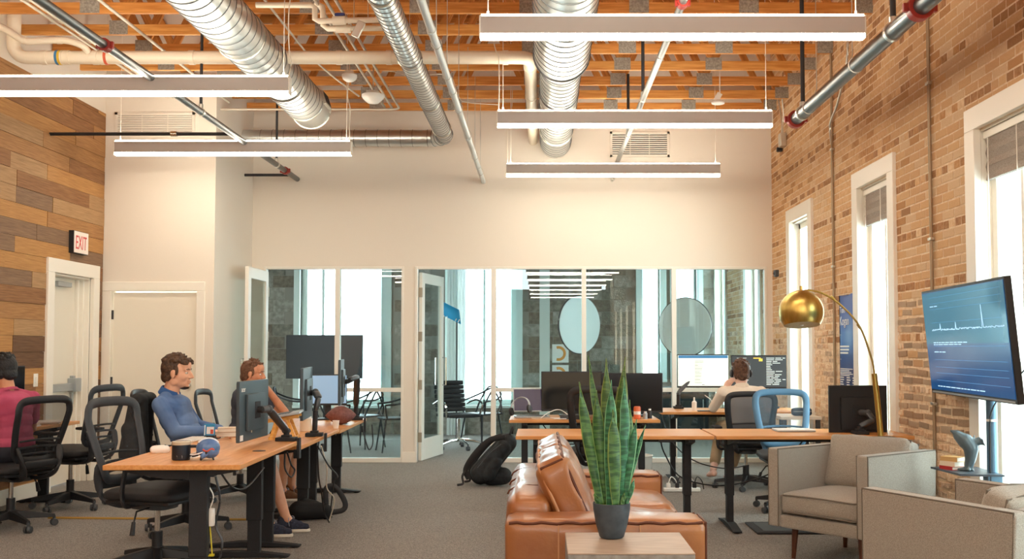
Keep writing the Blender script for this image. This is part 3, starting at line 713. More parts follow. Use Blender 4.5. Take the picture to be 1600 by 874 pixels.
# conduits and boxes on the brick wall
for px, label in ((1304, 'thin grey conduit down the brick beside the far window'), (1458, 'thin grey conduit down the brick between the two nearer windows')):
    Y = 1600*2.855/(px-845); g = G(); g.cyl((2.852, Y, .35), (2.852, Y, 4.9), .012, n=10); o = g.obj('wall_conduit', mat('conduit_grey', 'a58f74', .5, .4) if 'conduit_grey' not in MATS else MATS['conduit_grey']); t = tag(o, label, 'conduit', 'wall conduits')
    for z in (1.0, 2.2, 3.35):
        g = G(); g.box((2.85, Y, z), (.03, .06, .02)); g.obj('conduit_clip', galv, o, bevel=.002)
t = thing('junction_box', 'grey junction box with two bent conduits high on the brick near the back corner', 'box', (2.83, 11.9, 3.84))
g = G(); g.box((0, 0, 0), (.07, .12, .16)); g.obj('box_body', galv, t, bevel=.006)
g = G(); g.tube(spline([(0, -.03, .08), (0, -.03, .2), (.0, -.06, .32), (-.02, -.08, .5)]), .008, 8); g.tube(spline([(0, .03, .08), (0, .03, .2), (0, .07, .34), (-.02, .09, .5)]), .008, 8); g.obj('conduit_run', galv, t)
g = G(); g.box((0, .16, -.08), (.06, .05, .05)); g.cyl((0, .06, -.03), (0, .15, -.08), .01, n=8); g.obj('sensor', blackp, t, bevel=.004)
t = thing('sensor_box', 'small dark sensor box on the brick left of the far window', 'box', (2.855, 12.38, 2.31)); g = G(); g.box((0, 0, 0), (.05, .11, .08)); g.obj('sensor_body', greyp, t, bevel=.006); g = G(); g.ell((-.028, 0, 0), (.012, .02, .02)); g.obj('sensor_eye', blackp, t)
g = G(); g.tube(spline([(2.84, 9.35, 4.5), (2.84, 9.4, 4.05), (2.84, 9.7, 3.75), (2.84, 9.96, 3.6), (2.85, 9.96, 3.4)]), .012, 10); o = g.obj('wall_conduit', galv); tag(o, 'short bent conduit high on the brick under the right truss ends', 'conduit', 'wall conduits')
# ================================================================ DESKS
def desk(label, loc, rz, w=1.52, d=.74, h=.77, wood=None, leg_y=0, inset=.16, group='wooden sit-stand desks', grommet=True, bar=True):
    t = thing('standing_desk', label, 'desk', (loc[0], loc[1], 0), rz, group)
    g = G(); g.box((0, 0, h-.014), (w, d, .028)); g.obj('desktop', wood or desk_m2, t, bevel=.004)
    if grommet:
        g = G(); g.cyl((0, d/2-.09, h-.001), (0, d/2-.09, h+.002), .04, n=24); g.obj('cable_grommet', blackp, t)
    g = G(); g.box((0, .05, h-.05), (w-2*inset, .05, .04)); g.box((0, -.05, h-.05), (w-2*inset, .05, .04)); g.obj('frame_beam', blackp, t, bevel=.003)
    for s in (-1, 1):
        x = s*(w/2-inset)
        g = G(); g.prism([(-d/2+.06, -.025), (-d/2+.06, 0), (d/2-.06, 0), (d/2-.06, -.025), (.08, -.065), (-.08, -.065)], .05, M.Translation((x-.025, 0, h-.028)) @ M(((0, 0, 1, 0), (1, 0, 0, 0), (0, 1, 0, 0), (0, 0, 0, 1)))); g.obj('side_bracket', blackp, t)
        g = G(); g.box((x, leg_y, (h+.28)/2-.03), (.06, .1, h-.28)); g.box((x, leg_y, .2), (.05, .085, .36)); lg = g.obj('leg', black2, t, bevel=.004)
        g = G(); L = d*.92; g.prism([(-L/2, .008), (-L/2, .018), (-.1, .045), (.1, .045), (L/2, .018), (L/2, .008)], .07, M.Translation((x-.035, 0, 0)) @ M(((0, 0, 1, 0), (1, 0, 0, 0), (0, 1, 0, 0), (0, 0, 0, 1))))
        for q in (-1, 1): g.cyl((x, q*(L/2-.04), 0), (x, q*(L/2-.04), .012), .025, n=12)
        g.obj('foot', black2, lg, bevel=.003)
    g = G(); g.box((w/2-.35, -d/2+.03, h-.04), (.13, .03, .02)); g.obj('control_panel', blackp, t, bevel=.003)
    return t
RZL = PI/2+math.radians(1.2)
def ldx(Y): return -1.627-.0217*(Y-5.57)-.37
desk('nearest wooden desk of the left row, with the mug and small helmet on it', (ldx(6.33), 6.33), -PI/2+math.radians(1.2), leg_y=.105, h=.77)
desk('middle wooden desk of the left row, with a black laptop stand on it', (ldx(7.88), 7.88), -PI/2+math.radians(1.2), leg_y=.105, h=.725)
desk('farthest wooden desk of the left row, nearest the glass partition', (ldx(9.42), 9.42), -PI/2+math.radians(1.2), leg_y=.105, h=.71)
desk('wooden desk behind the leather sofa, left half of the long front row', (.56, 8.12), 0, w=1.5, d=.70, h=.74)
desk('wooden desk behind the grey armchair, reaching the brick wall', (2.075, 8.12), 0, w=1.5, d=.70, h=.74)
desk('wooden desk with the pair of wide black screens and headphones', (.405, 9.88), 0, w=1.4, d=.75, h=.74, inset=.14)
desk('wooden desk used by the man wearing headphones', (2.0, 11.0), 0, w=1.5, d=.75, h=.745)
desk('wooden wall desk beside the exit door with papers on it', (-4.53, 8.80), PI/2, w=1.5, d=.5, h=.73)
desk('wooden wall desk at the left edge of the picture, used by the person in pink', (-4.53, 7.27), PI/2, w=1.5, d=.5, h=.73)

# ================================================================ OFFICE CHAIRS
def back_pts(n=6):
    "closed outline of the back frame in local y,z with lean in x"
    raw = [(.17, .60), (.205, .74), (.225, .90), (.225, 1.00), (.19, 1.045), (.10, 1.058), (0, 1.06), (-.10, 1.058), (-.19, 1.045), (-.225, 1.00), (-.225, .90), (-.205, .74), (-.17, .60), (-.09, .575), (0, .57), (.09, .575)]
    def X(z, y): return -.225-.33*max(0, z-.62)-.05*math.cos(y/.23*1.3)+.03*max(0, z-.95)/.1
    out = []; k = len(raw)
    for i in range(k):
        a, b, c, d = [V((0, *raw[(i+j) % k])) for j in (-1, 0, 1, 2)]
        for j in range(4):
            t = j/4; p = .5*((2*b)+(c-a)*t+(2*a-5*b+4*c-d)*t*t+(3*b-a-3*c+d)*t**3); p.x = X(p.z, p.y); out.append(p)
    return out, X
def office_chair(label, loc, rz, fm=None, mm=None, sm=None, arms=True, seat_m=None, hk=1.0):
    fm = fm or blackp
    t = thing('office_chair', label, 'chair', (*loc, 0), rz, 'mesh office chairs'); t.scale = (1, 1, hk)
    g = G(); g.cyl((0, 0, .085), (0, 0, .155), .045, .038, 20); g.obj('hub', blackp, t)
    for k in range(5):
        a = 2*PI*k/5+.35; T = M.Rotation(a, 4, 'Z')
        g = G(); g.rings([[T @ V(p) for p in r] for r in ([(x, -w, z0), (x, w, z0), (x, w*.7, z1), (x, -w*.7, z1)] for x, w, z0, z1 in ((.03, .035, .085, .15), (.18, .027, .078, .125), (.315, .018, .07, .098)))]); lg = g.obj('base_leg', blackp, t, bevel=.004)
        g = G(); c = T @ V((.31, 0, 0)); ax = M.Rotation(a+1.1*k, 4, 'Z') @ V((0, 1, 0))
        for s in (-1, 1): g.cyl(c+ax*(s*.007)+V((0, 0, .03)), c+ax*(s*.026)+V((0, 0, .03)), .03, .026, 16)
        g.cyl(c+V((0, 0, .03)), c+V((0, 0, .085)), .011, n=10); g.obj('caster', greyp, lg)
    g = G(); g.cyl((0, 0, .14), (0, 0, .25), .032, n=20); g.obj('column_sleeve', blackp, t)
    g = G(); g.cyl((0, 0, .25), (0, 0, .40), .017, n=16); g.obj('gas_lift', chrome, t, label='chrome gas lift')
    g = G(); g.soft((-.02, 0, .415), (.24, .17, .06), .02, n=4); g.obj('tilt_mechanism', greyp, t)
    g = G(); g.tube([(0, -.06, .41), (0, -.2, .40), (.02, -.25, .34)], .006, 6); g.cyl((.02, -.25, .345), (.03, -.275, .27), .012, .016, 10); g.obj('lever', blackp, t)
    g = G(); g.soft((.02, 0, .455), (.46, .46, .03), .012, n=6); g.obj('seat_pan', blackp, t)
    g = G(); g.soft((.03, 0, .497), (.5, .5, .07), .033, (.02, .015, .022), n=10); g.obj('seat', seat_m or black2, t)
    pts, X = back_pts()
    g = G(); g.tube(pts, .031, 10, closed=True, flat=.42, up=(1, 0, 0)); g.obj('back_frame', fm, t)
    g = G(); vs = []; fs = []; nz, ny = 10, 8
    for i in range(nz+1):
        z = .585+(.46)*i/nz; hw = .165+.045*math.sin(min(1, (z-.585)/.36)*PI/2)-(.03 if i == nz else 0)
        for j in range(ny+1): y = hw*(-1+2*j/ny); vs.append((X(z, y)+.004, y, z))
    for i in range(nz):
        for j in range(ny): a = i*(ny+1)+j; fs.append((a, a+1, a+ny+2, a+ny+1))
    g.add(vs, fs); g.obj('back_mesh', mm or mesh_black, t)
    for z in (.63, .685, .74):
        g = G(); g.tube([(X(z, y)-.012, y, z-.012+.012*math.cos(y*8)) for y in [-.18+.04*i for i in range(10)]], .009, 6, flat=.5, up=(1, 0, 0)); g.obj('lumbar_slat', fm, t)
    for s in (-1, 1):
        g = G(); g.tube(spline([(-.06, s*.06, .425), (-.2, s*.1, .415), (-.3, s*.14, .46), (-.315, s*.165, .56), (X(.68, .19)-.02, s*.19, .68)], 5), [.028]*20+[.018], 8, flat=.6); g.obj('back_bracket', fm, t)
    g = G(); g.soft((-.315, 0, .545), (.03, .3, .06), .012, n=4); g.obj('lumbar_bar', fm, t)
    if arms:
        for s in (-1, 1):
            g = G(); g.tube(spline([(-.02, s*.2, .435), (-.03, s*.27, .44), (-.04, s*.285, .52), (-.02, s*.285, .66)], 5), .017, 8, flat=.7); ar = g.obj('armrest', blackp, t)
            g = G(); g.soft((.02, s*.285, .675), (.25, .085, .03), .013, n=5); g.obj('arm_pad', black2, ar)
    return t
mesh_black = meshm('mesh_black', '202228', .62); mesh_thin = meshm('mesh_sheer', '3a4048', .22); mesh_grey = meshm('mesh_grey', '4b525c', .8)
frame_grey = mat('frame_slate', '32363c', .5); blue_fr = mat('frame_steel_blue', '4f7896', .5); mesh_blue = meshm('mesh_blue_sheer', '86a4bb', .12)
office_chair('empty black mesh chair tucked under the near left desk', (-2.42, 6.52), math.radians(-17), fm=frame_grey, mm=mesh_thin)
office_chair('black mesh chair of the person in pink at the left edge', (-4.12, 8.02), math.radians(156), mm=mesh_black, hk=.955)
office_chair('empty black mesh chair facing the wall desk by the exit door', (-4.13, 9.05), math.radians(168), fm=frame_grey, mm=mesh_thin)
office_chair('black mesh chair of the man in the blue shirt', (-2.70, 7.86), math.radians(6), mm=mesh_black)
office_chair('black mesh chair of the man in the dark grey shirt', (-2.80, 9.6), math.radians(0), fm=frame_grey, mm=mesh_thin, hk=.94)
office_chair('black mesh chair of the man wearing headphones', (2.06, 10.35), math.radians(88), fm=blackp, mm=mesh_grey, hk=.905)
office_chair('steel blue framed chair behind the brick-side desk', (2.16, 8.95), math.radians(-92), fm=blue_fr, mm=mesh_blue, arms=False, hk=.95)
office_chair('black chair half hidden behind the snake plant', (.50, 8.95), math.radians(86), fm=blackp, mm=mesh_black)

# ================================================================ LEATHER SOFA
t = thing('leather_sofa', 'tan leather sofa with a tall loose back cushion, behind the snake plant', 'sofa', (0, 0, 0))
x0, x1, y0, y1 = -.165, .755, 4.68, 6.66
def piped(g, pts, r=.006): g.tube(pts, r, 6, closed=True)
def sofa_arm(ya, yb, nm):
    g = G(); g.soft(((x0+x1)/2, (ya+yb)/2, .335), (x1-x0, yb-ya, .57), .035, (.0, .008, .012), n=16, wob=.004, seed=ya); a = g.obj('arm', leather, t)
    e = .012
    for z in (.607,):
        g = G()
        for yy in (ya+.012, yb-.012): g.tube([(x0+.02+(x1-x0-.04)*i/24, yy-(.004 if yy < (ya+yb)/2 else -.004), z+.004*math.sin(i*1.9)) for i in range(25)], .0075, 6)
        for xx in (x1-.006,): g.tube([(xx, ya+.015, .07+.54*i/12) for i in range(13)], .007, 6); g.tube([(xx, ya+.01+(yb-ya-.02)*i/8, z) for i in range(9)], .007, 6)
        g.obj('raised_seam', seam_m, a, label='dark raised leather seam')
    if ya < 5:
        for xx in (.08, .45):
            g = G(); g.box((xx, ya-.006, .33), (.006, .006, .54)); g.obj('panel_seam', seam_l, a)
sofa_arm(4.68, 4.94, 'near'); sofa_arm(6.40, 6.66, 'far')
g = G(); g.soft((x0+.11, (y0+y1)/2, .37), (.22, 1.48, .64), .06, (.01, .0, .02), n=16, wob=.006, seed=2); b = g.obj('back', leather, t)
for y in (5.25, 5.6, 6.0):
    g = G(); g.tube([(x0+.0+.11*(1-math.cos(a))-.004, y, .66+.045*math.sin(a)) for a in [PI*i/8 for i in range(9)]], .005, 6); g.obj('panel_seam', seam_m, b)
g = G(); g.soft(((x0+x1)/2+.08, (y0+y1)/2, .19), (.74, 1.48, .26), .03, n=10); g.obj('seat_base', leather, t)
for ya, yb in ((4.95, 5.67), (5.67, 6.39)):
    g = G(); g.soft((.42, (ya+yb)/2, .43), (.66, yb-ya-.008, .19), .06, (.03, .0, .03), n=14, wob=.012, seed=ya*2); c = g.obj('seat_cushion', leather, t)
    g = G(); g.tube([(.745, ya+.05+(yb-ya-.1)*i/14, .49+.006*math.sin(i*2)) for i in range(15)], .007, 6); g.obj('raised_seam', seam_m, c)
Rc = rotm(ry=-.42)
for ya, yb in ((4.955, 5.67), (5.675, 6.39)):
    ce = V((.135, (ya+yb)/2, .655)); T = M.Translation(ce) @ Rc
    g = G(); g.soft(ce, (.17, yb-ya, .44), .05, (.03, .008, .01), n=16, R=Rc, wob=.012, seed=ya*5); c = g.obj('back_cushion', leather, t)
    for sx in (-.062, .062):
        L = yb-ya; pts = [V((sx, -L/2+.02, -.18)), V((sx, -L/2+.004, .0)), V((sx, -L/2+.02, .195))]+[V((sx, -L/2+.02+(L-.04)*i/8, .215+.004*math.sin(i*2.1))) for i in range(1, 8)]+[V((sx, L/2-.02, .195)), V((sx, L/2-.004, 0)), V((sx, L/2-.02, -.18))]
        g = G(); g.tube([T @ p for p in spline(pts, 4)], .0085, 6); g.obj('raised_seam', seam_m if sx > 0 else seam_l, c)
    g = G(); g.tube([T @ V((-.06+.12*i/6, -(yb-ya)/2+.016, .205)) for i in range(7)], .008, 6); g.tube([T @ V((-.06+.12*i/6, 0.03, .222)) for i in range(7)], .006, 6); g.obj('cross_seam', seam_m, c)
for xx in (x0+.08, x1-.08):
    for yy in (y0+.1, y1-.1):
        g = G(); g.box((xx, yy, .03), (.06, .06, .06)); g.obj('leg', walnut, t, bevel=.004)

# ================================================================ ARMCHAIRS
def armchair(label, loc, rz, pillow):
    t = thing('armchair', label, 'armchair', (*loc, 0), rz, 'grey fabric armchairs'); w, d, H = .76, .82, .725; th = .085
    for s in (-1, 1):
        xx = s*(w/2-th/2)
        g = G(); pr = [(-d/2, .215), (d/2-.03, .215), (d/2, .70), (d/2-.01, .725), (-d/2+.0, .735)]
        g.prism(pr, th, M.Translation((xx-th/2, 0, 0)) @ M(((0, 0, 1, 0), (1, 0, 0, 0), (0, 1, 0, 0), (0, 0, 0, 1)))); a = g.obj('arm', fabric, t, bevel=.012, seg=3)
        g = G()
        for q in (-1, 1): g.tube([(xx+q*(th/2-.004), y, z) for y, z in [(-d/2+.002, .22), (-d/2+.003, .73), (d/2-.01, .722), (d/2-.03, .22)]], .005, 6)
        g.obj('piping', piping, a)
    g = G(); g.soft((0, d/2-.055, .47), (w-2*th+.02, .11, .52), .03, n=8); g.obj('back', fabric, t)
    g = G(); g.soft((0, -.02, .255), (w-2*th+.01, d-.06, .095), .02, n=8); g.obj('seat_base', fabric, t)
    sw, sd = w-2*th-.004, d-.12
    g = G(); g.soft((0, -.045, .375), (sw, sd, .14), .03, (.0, .02, .018), n=12, wob=.004); c = g.obj('seat_cushion', fabric, t)
    for z in (.318, .43):
        g = G(); g.tube([(x, -.045+y, z+.006*math.cos(x*7)) for x, y in [(-sw/2+.012, sd/2), (-sw/2+.003, -sd/2+.03), (-sw/2+.03, -sd/2-.004)]+[(-sw/2+.05+(sw-.1)*i/8, -sd/2-.008-.014*math.sin(PI*i/8)) for i in range(9)]+[(sw/2-.03, -sd/2-.004), (sw/2-.003, -sd/2+.03), (sw/2-.012, sd/2)]], .0055, 6); g.obj('piping', piping, c)
    R = rotm(rx=-.3); ce = V((0, d/2-.19, .61)); T = M.Translation(ce) @ R
    g = G(); g.soft(ce, (sw+.03, .15, .37), .035, (.0, .035, .0), n=12, R=R, wob=.008, seed=3); c = g.obj('back_cushion', fabric, t)
    for q in (-1, 1):
        g = G(); g.tube([T @ V((math.copysign(min(abs(u), sw/2+.008), u), q*.05, v+.008*math.sin(u*9))) for u, v in [(-sw/2-.01, -.17), (-sw/2-.01, .17), (-sw/4, .182), (0, .178), (sw/4, .182), (sw/2+.01, .17), (sw/2+.01, -.17)]], .0055, 6); g.obj('piping', piping, c)
    for sx in (-1, 1):
        for sy in (-1, 1):
            g = G(); g.cyl((sx*(w/2-.13), sy*(d/2-.12), .215), (sx*(w/2-.12), sy*(d/2-.11), 0), .023, .014, 16); g.obj('leg', walnut, t, label='dark tapered wooden leg')
    return t
armchair('light grey fabric armchair in front of the arc lamp, facing the sofa', (2.085, 6.90), math.radians(-50), 1)
armchair('light grey fabric armchair in the near right corner, seen from its side', (2.07, 4.78), math.radians(-150), 1)

# ================================================================ SIDE TABLE + PLANT
t = thing('side_table', 'square taupe topped side table carrying the snake plant', 'table', (.355, 4.27, 0))
tt = mat('table_top', 'a58f7c', .45, col2='b8a390', scale=8, stretch=(1, 8, 1)); tg = mat('concrete', '807c78', .7, col2='9b9792', scale=30, bump=.1)
g = G(); g.bb(-.25, .25, -.23, .23, .594, .60); g.obj('table_top', tt, t, bevel=.003)
g = G(); g.bb(-.249, .249, -.229, .229, .36, .5938); g.obj('apron', tg, t, bevel=.003)
for sx in (-1, 1):
    for sy in (-1, 1):
        g = G(); g.box((sx*.22, sy*.2, .18), (.045, .045, .36)); g.obj('leg', tg, t, bevel=.003)
pot_m = mat('pot_slate', '333c44', .6, col2='46515a', scale=18, bump=.1)
t = thing('snake_plant', 'tall green snake plant in a dark slate pot on the side table', 'plant', (.30, 4.37, .602))
g = G(); g.lathe([(0, 0), (.045, 0), (.052, .006), (.068, .06), (.078, .12), (.0795, .146), (.074, .147), (.073, .13), (0, .13)], 40); g.obj('pot', pot_m, t)
g = G(); g.lathe([(0, .14), (.05, .138), (.0725, .131), (.0725, .125), (0, .125)], 24); g.obj('soil', mat('moss', '6d7a2c', .95, col2='a9a648', scale=90, bump=1), t)
leaf_mats = []
for i, (a, b, e) in enumerate((('4f7a3f', '2c5530', '7f9a55'), ('3c8057', '23593c', '7fb88a'), ('5e7a35', '3a5a28', '8c9c54'))):
    leaf_mats.append([mat('leaf_%d' % i, a, .42, col2=b, scale=9, stretch=(1.5, 1.5, 9), detail=4, contrast=(.42, .56)), mat('leaf_edge_%d' % i, e, .45)])
def leaf(bx, tx, ty, w, dy, mi, twist=0, bend=0, by=0):
    "sword leaf from pot position to tip pixel at depth offset dy"
    base = V((bx, by, .125)); tip = P(tx, ty, 4.37+dy)-V((.30, 4.37, .602)); n = 16; vs = []; fs = []; mi_ = []
    L = (tip-base).length
    for i in range(n+1):
        s = i/n; c = base.lerp(tip, s)+V((bend*math.sin(PI*s), 0, 0)); ww = .9*w*(.55+.75*math.sin(min(1, s*1.15)*PI*.62))*(1-s**5)*(1 if s < .75 else 1-((s-.75)/.25)**1.6)+.0008
        a = twist*(1-s*.6); ax = V((math.cos(a), math.sin(a), 0)); nr = V((-math.sin(a), math.cos(a), 0))
        for u in (-1, -.84, -.3, 0, .3, .84, 1): vs.append(c+ax*(u*ww/2)+nr*((1-u*u)*-.18*ww)+nr*(.003*math.sin(u*3+s*22)))
    m = 7
    for i in range(n):
        for j in range(m-1): fs.append((i*m+j, i*m+j+1, (i+1)*m+j+1, (i+1)*m+j)); mi_.append(1 if j in (0, m-2) else 0)
    g = G(); g.add(vs, fs); g.mi = mi_; o = g.obj('leaf', leaf_mats[mi], t)
    md = o.modifiers.new('s', 'SOLIDIFY'); md.thickness = .003; md.offset = 0
for a in ((-.045, 905, 597, .044, -.02, 0, .2, -.005, -.02), (-.03, 919, 556, .034, .05, 0, .9, .008, .03), (-.012, 947, 560, .052, .03, 2, .1, 0, .02), (.018, 977, 558, .050, .02, 2, -.5, -.004, .01),
          (-.01, 955, 594, .050, -.03, 1, -.3, 0, -.035), (.03, 975, 590, .042, -.02, 1, .5, .01, -.02), (.045, 995, 655, .042, -.01, 1, -.3, -.004, -.01), (.05, 1009, 664, .026, .03, 1, -.5, -.008, .02),
          (-.05, 917, 660, .028, .02, 0, .5, -.006, .02), (.012, 958, 640, .052, -.05, 0, .3, 0, -.05), (-.028, 932, 610, .050, .0, 0, -.2, -.004, 0), (.03, 984, 625, .05, .04, 0, .15, .006, .04), (.0, 965, 605, .045, .06, 2, 0, 0, .055),
          (-.055, 929, 768, .018, -.02, 0, .3, 0, -.03), (.05, 991, 748, .020, -.02, 1, -.3, .004, -.03), (.035, 976, 770, .016, -.03, 0, .4, 0, -.05)): leaf(*a)

# ================================================================ ARC LAMP
def QL(px, py): return P(px, py, 7.55)
t = thing('arc_lamp', 'brass arc floor lamp with a globe shade, behind the grey armchair', 'lamp', (2.53, 7.55, 0))
o_ = V((2.53, 7.55, 0)); c = QL(1252, 488)-o_; r = .163
g = G(); g.cyl((0, 0, 0), (0, 0, .05), .16, n=40); g.obj('base', mat('marble', 'd9d4cc', .3, col2='a8a29a', scale=6), t, bevel=.005)
g = G(); g.tube(spline([(0, 0, .05), QL(1380, 740)-o_, QL(1376, 680)-o_, QL(1370, 620)-o_, QL(1366, 584)-o_], 4), .021, 16); g.obj('pole', brass, t)
g = G(); g.tube(spline([QL(1367, 590)-o_, QL(1362, 562)-o_, QL(1344, 512)-o_, QL(1316, 479)-o_, QL(1288, 460)-o_, QL(1266, 454)-o_, QL(1250, 456)-o_], 6), .0075, 12); g.obj('arc', brass, t)
g = G(); g.cyl(c+V((0, 0, r-.005)), c+V((0, 0, r+.03)), .011, n=12)
for px, py in ((1301, 466), (1342, 510)):
    q = QL(px, py)-o_; d = V((.5, 0, -.5)) if px < 1320 else V((.5, 0, -.75)); d.normalize(); g.cyl(q-d*.02, q+d*.02, .0105, n=12)
g.obj('fitting', brass, t)
a0 = math.asin(.155/r*.84)
prof = [(r*math.sin(a), -r*math.cos(a)) for a in [a0+(PI-a0)*i/28 for i in range(29)]]
TG = M.Translation(c) @ M.Rotation(-.17, 4, 'X')
g = G(); g.lathe([(q, z) for q, z in prof], 48, T=TG); sh = g.obj('globe_shade', brass, t); md = sh.modifiers.new('s', 'SOLIDIFY'); md.thickness = .003; md.offset = -1
g = G(); zb = prof[0][1]; g.lathe([(0, zb+.03), (prof[0][0]*.97, zb+.012), (prof[0][0]*.985, zb+.002), (prof[0][0]*.5, zb+.022), (0, zb+.02)], 40, T=TG); g.obj('inner_diffuser', mat('shade_inner', '8d9296', .5, .3), t)
g = G(); g.ell(TG @ V((0, 0, zb+.012)), .018); g.obj('bulb', whitep, t)

# ================================================================ TV STAND
t = thing('screen_stand', 'large tilted dashboard screen on a floor stand beside the near window', 'television', (2.64, 6.40, 0), math.radians(-95))
w, h = 1.60, .71; zc = 1.445; Rt = rotm(rx=math.radians(5)); T = M.Translation((0, 0, zc)) @ Rt
g = G(); g.box((0, .02, 0), (w, .04, h)); 
pn = g.obj('panel', blackp, t, bevel=.004, R=(math.radians(5), 0, 0), loc=(0, 0, zc))
scrm = mat('tv_screen', '0b2f5e', .16, emit=((.012, .085, .24), .5), spec=.8)
g = G(); g.box((0, -.0015, .006), (w-.03, .003, h-.045)); g.obj('screen', scrm, pn, smooth=False)
lnm = emis('screen_line', (.55, .8, 1), .9); lnd = emis('screen_faint', (.2, .45, .75), .7)
band = mat('screen_band', '0a4a6a', .16, emit=((.03, .17, .27), .5))
g = G(); g.box((-.0, -.0032, .16), (w-.03, .0006, .345)); g.obj('upper_band', band, pn, smooth=False)
g = G(); r5 = random.Random(4); pts = []
for i in range(160): pts.append((-.62+1.36*i/159, -.0042, .075+.012*r5.random()+(.14 if i in (118,) else .06 if i in (22, 119, 60) else 0)*(.6+.4*r5.random())))
g.tube(pts, .0022, 4); g.obj('graph_line', lnm, pn, label='pale jagged graph trace')
for k, z in enumerate((.30, .26, .22, .13, -.03, -.12, -.17, -.21, -.26)):
    g = G(); g.box((.05, -.0042, z), (1.36, .0006, .0018 if k > 3 else .0012)); g.obj('grid_line', lnd, pn, smooth=False)
g = G()
for z, n in ((-.005, 9), (-.018, 7), (-.30, 12), (.24, 2), (-.068, 3)):
    x = -.62
    for i in range(n): L = .03+r5.random()*.07; g.box((x+L/2, -.0042, z), (L, .0006, .006)); x += L+.015
g.obj('screen_text', lnm, pn, smooth=False)['kind'] = 'stuff'
g = G(); g.box((0, -.0015, -h/2+.012), (w-.06, .003, .012)); g.obj('lower_bezel', silver, pn, bevel=.001)
p = V((2.785, 6.35, 0)); iT = (M.Translation((2.64, 6.40, 0)) @ M.Rotation(math.radians(-95), 4, 'Z')).inverted()
q = iT @ p; pole_m = mat('pole_blue_grey', '5f7d94', .4, .5)
g = G(); g.cyl((q.x, q.y, .03), (q.x, q.y, 1.6), .032, n=24); g.obj('pole', pole_m, t)
g = G(); g.cyl((q.x, q.y, .95), (q.x, q.y, .965), .0335, n=24); g.obj('pole_ring', whitep, t)
g = G(); g.box((q.x, q.y-.15, .015), (.6, .42, .03)); g.obj('base', blackp, t, bevel=.006)
g = G(); g.box(((0+q.x)/2, .075, zc), (.25, .09, .3)); g.obj('mount', blackp, t, bevel=.004)
g = G(); corners = [(2.52, 6.66), (2.815, 6.66), (2.80, 6.22), (2.55, 6.27)]; g.prism([tuple((iT @ V((*cc, 0)))[:2]) for cc in corners][::-1], .012, M.Translation((0, 0, .625)))
g.obj('shelf', mat('shelf_slate', '4f5a66', .4, .3), t)
g = G(); g.box((q.x, q.y, .60), (.09, .09, .05)); g.obj('shelf_clamp', pole_m, t, bevel=.004)
g = G(); g.tube(spline([iT @ V((2.80, 5.75, 1.45)), iT @ V((2.8, 5.72, 1.38)), iT @ V((2.78, 5.85, 1.3)), iT @ V((2.755, 6.25, 1.05)), iT @ V((2.755, 6.31, .8)), iT @ V((2.75, 6.30, .2))]), .005, 6); g.obj('power_cable', blackp, t)
# ================================================================ PEOPLE
import numpy as np
def capsule(g, a, b, ra, rb, n=14):
    a, b = V(a), V(b); d = (b-a); L = d.length
    if L < 1e-6: g.ell(a, ra, n); return
    d /= L; x, y, _ = frame(d); R = []
    def ring(c, r): return [c+x*(math.cos(2*PI*j/n)*r)+y*(math.sin(2*PI*j/n)*r) for j in range(n)]
    for i in range(1, 5): t = PI/2*i/4; R.append(ring(a-d*(ra*math.cos(t)), max(ra*math.sin(t), 1e-4)))
    for i in range(4): t = PI/2*i/4; R.append(ring(b+d*(rb*math.sin(t)), max(rb*math.cos(t), 1e-4)))
    g.rings(R)
def blob(prims, mats, name, parent, voxel=.006, smooth=3, tags=None):
    "one continuous skin grown around tapered capsules and ellipsoids; each face takes the cloth or skin of the form nearest to it"
    g = G()
    for p in prims:
        if p[0] == 'c': capsule(g, p[1], p[2], p[3], p[4])
        else: g.ell(p[1], p[2], 18, p[3])
    o = g.obj(name, mats[0]); 
    m = o.modifiers.new('r', 'REMESH'); m.mode = 'VOXEL'; m.voxel_size = voxel
    s = o.modifiers.new('s', 'SMOOTH'); s.factor = .5; s.iterations = smooth
    dg = bpy.context.evaluated_depsgraph_get(); me = bpy.data.meshes.new_from_object(o.evaluated_get(dg), depsgraph=dg)
    o.modifiers.clear(); old = o.data; o.data = me; bpy.data.meshes.remove(old)
    me.materials.clear()
    for mm in mats: me.materials.append(mm)
    if len(mats) > 1:
        nf = len(me.polygons); c = np.empty(nf*3); me.polygons.foreach_get('center', c); c = c.reshape(-1, 3)
        best = np.full(nf, 9e9); idx = np.zeros(nf, dtype=np.int32)
        for p in prims:
            if p[0] == 'c':
                a, b = np.array(p[1]), np.array(p[2]); d = b-a; L2 = max(d @ d, 1e-9); t = np.clip(((c-a) @ d)/L2, 0, 1)
                ds = np.linalg.norm(c-(a+t[:, None]*d), axis=1)-(p[3]+(p[4]-p[3])*t); tg = p[5]
            else:
                q = c-np.array(p[1])
                if p[3] is not None: q = q @ np.array(p[3].to_3x3())
                r = np.array(p[2] if isinstance(p[2], (tuple, list)) else (p[2],)*3); ds = (np.linalg.norm(q/r, axis=1)-1)*r.min(); tg = p[4]
            w = ds < best; best[w] = ds[w]; idx[w] = tg
        me.polygons.foreach_set('material_index', idx)
    me.polygons.foreach_set('use_smooth', [True]*len(me.polygons)); me.update(); o.parent = parent; o.name = name
    return o
skin = mat('skin', 'd9a07f', .5, col2='e3ae90', scale=12); skin_r = mat('skin_tan', 'c98a68', .5, col2='d89b78', scale=12); skin_p = mat('skin_pale', 'e0b5a2', .5, col2='eac4b4', scale=10)
eye_w = mat('eye_white', 'f0ece6', .2); iris = mat('iris', '33261c', .2)
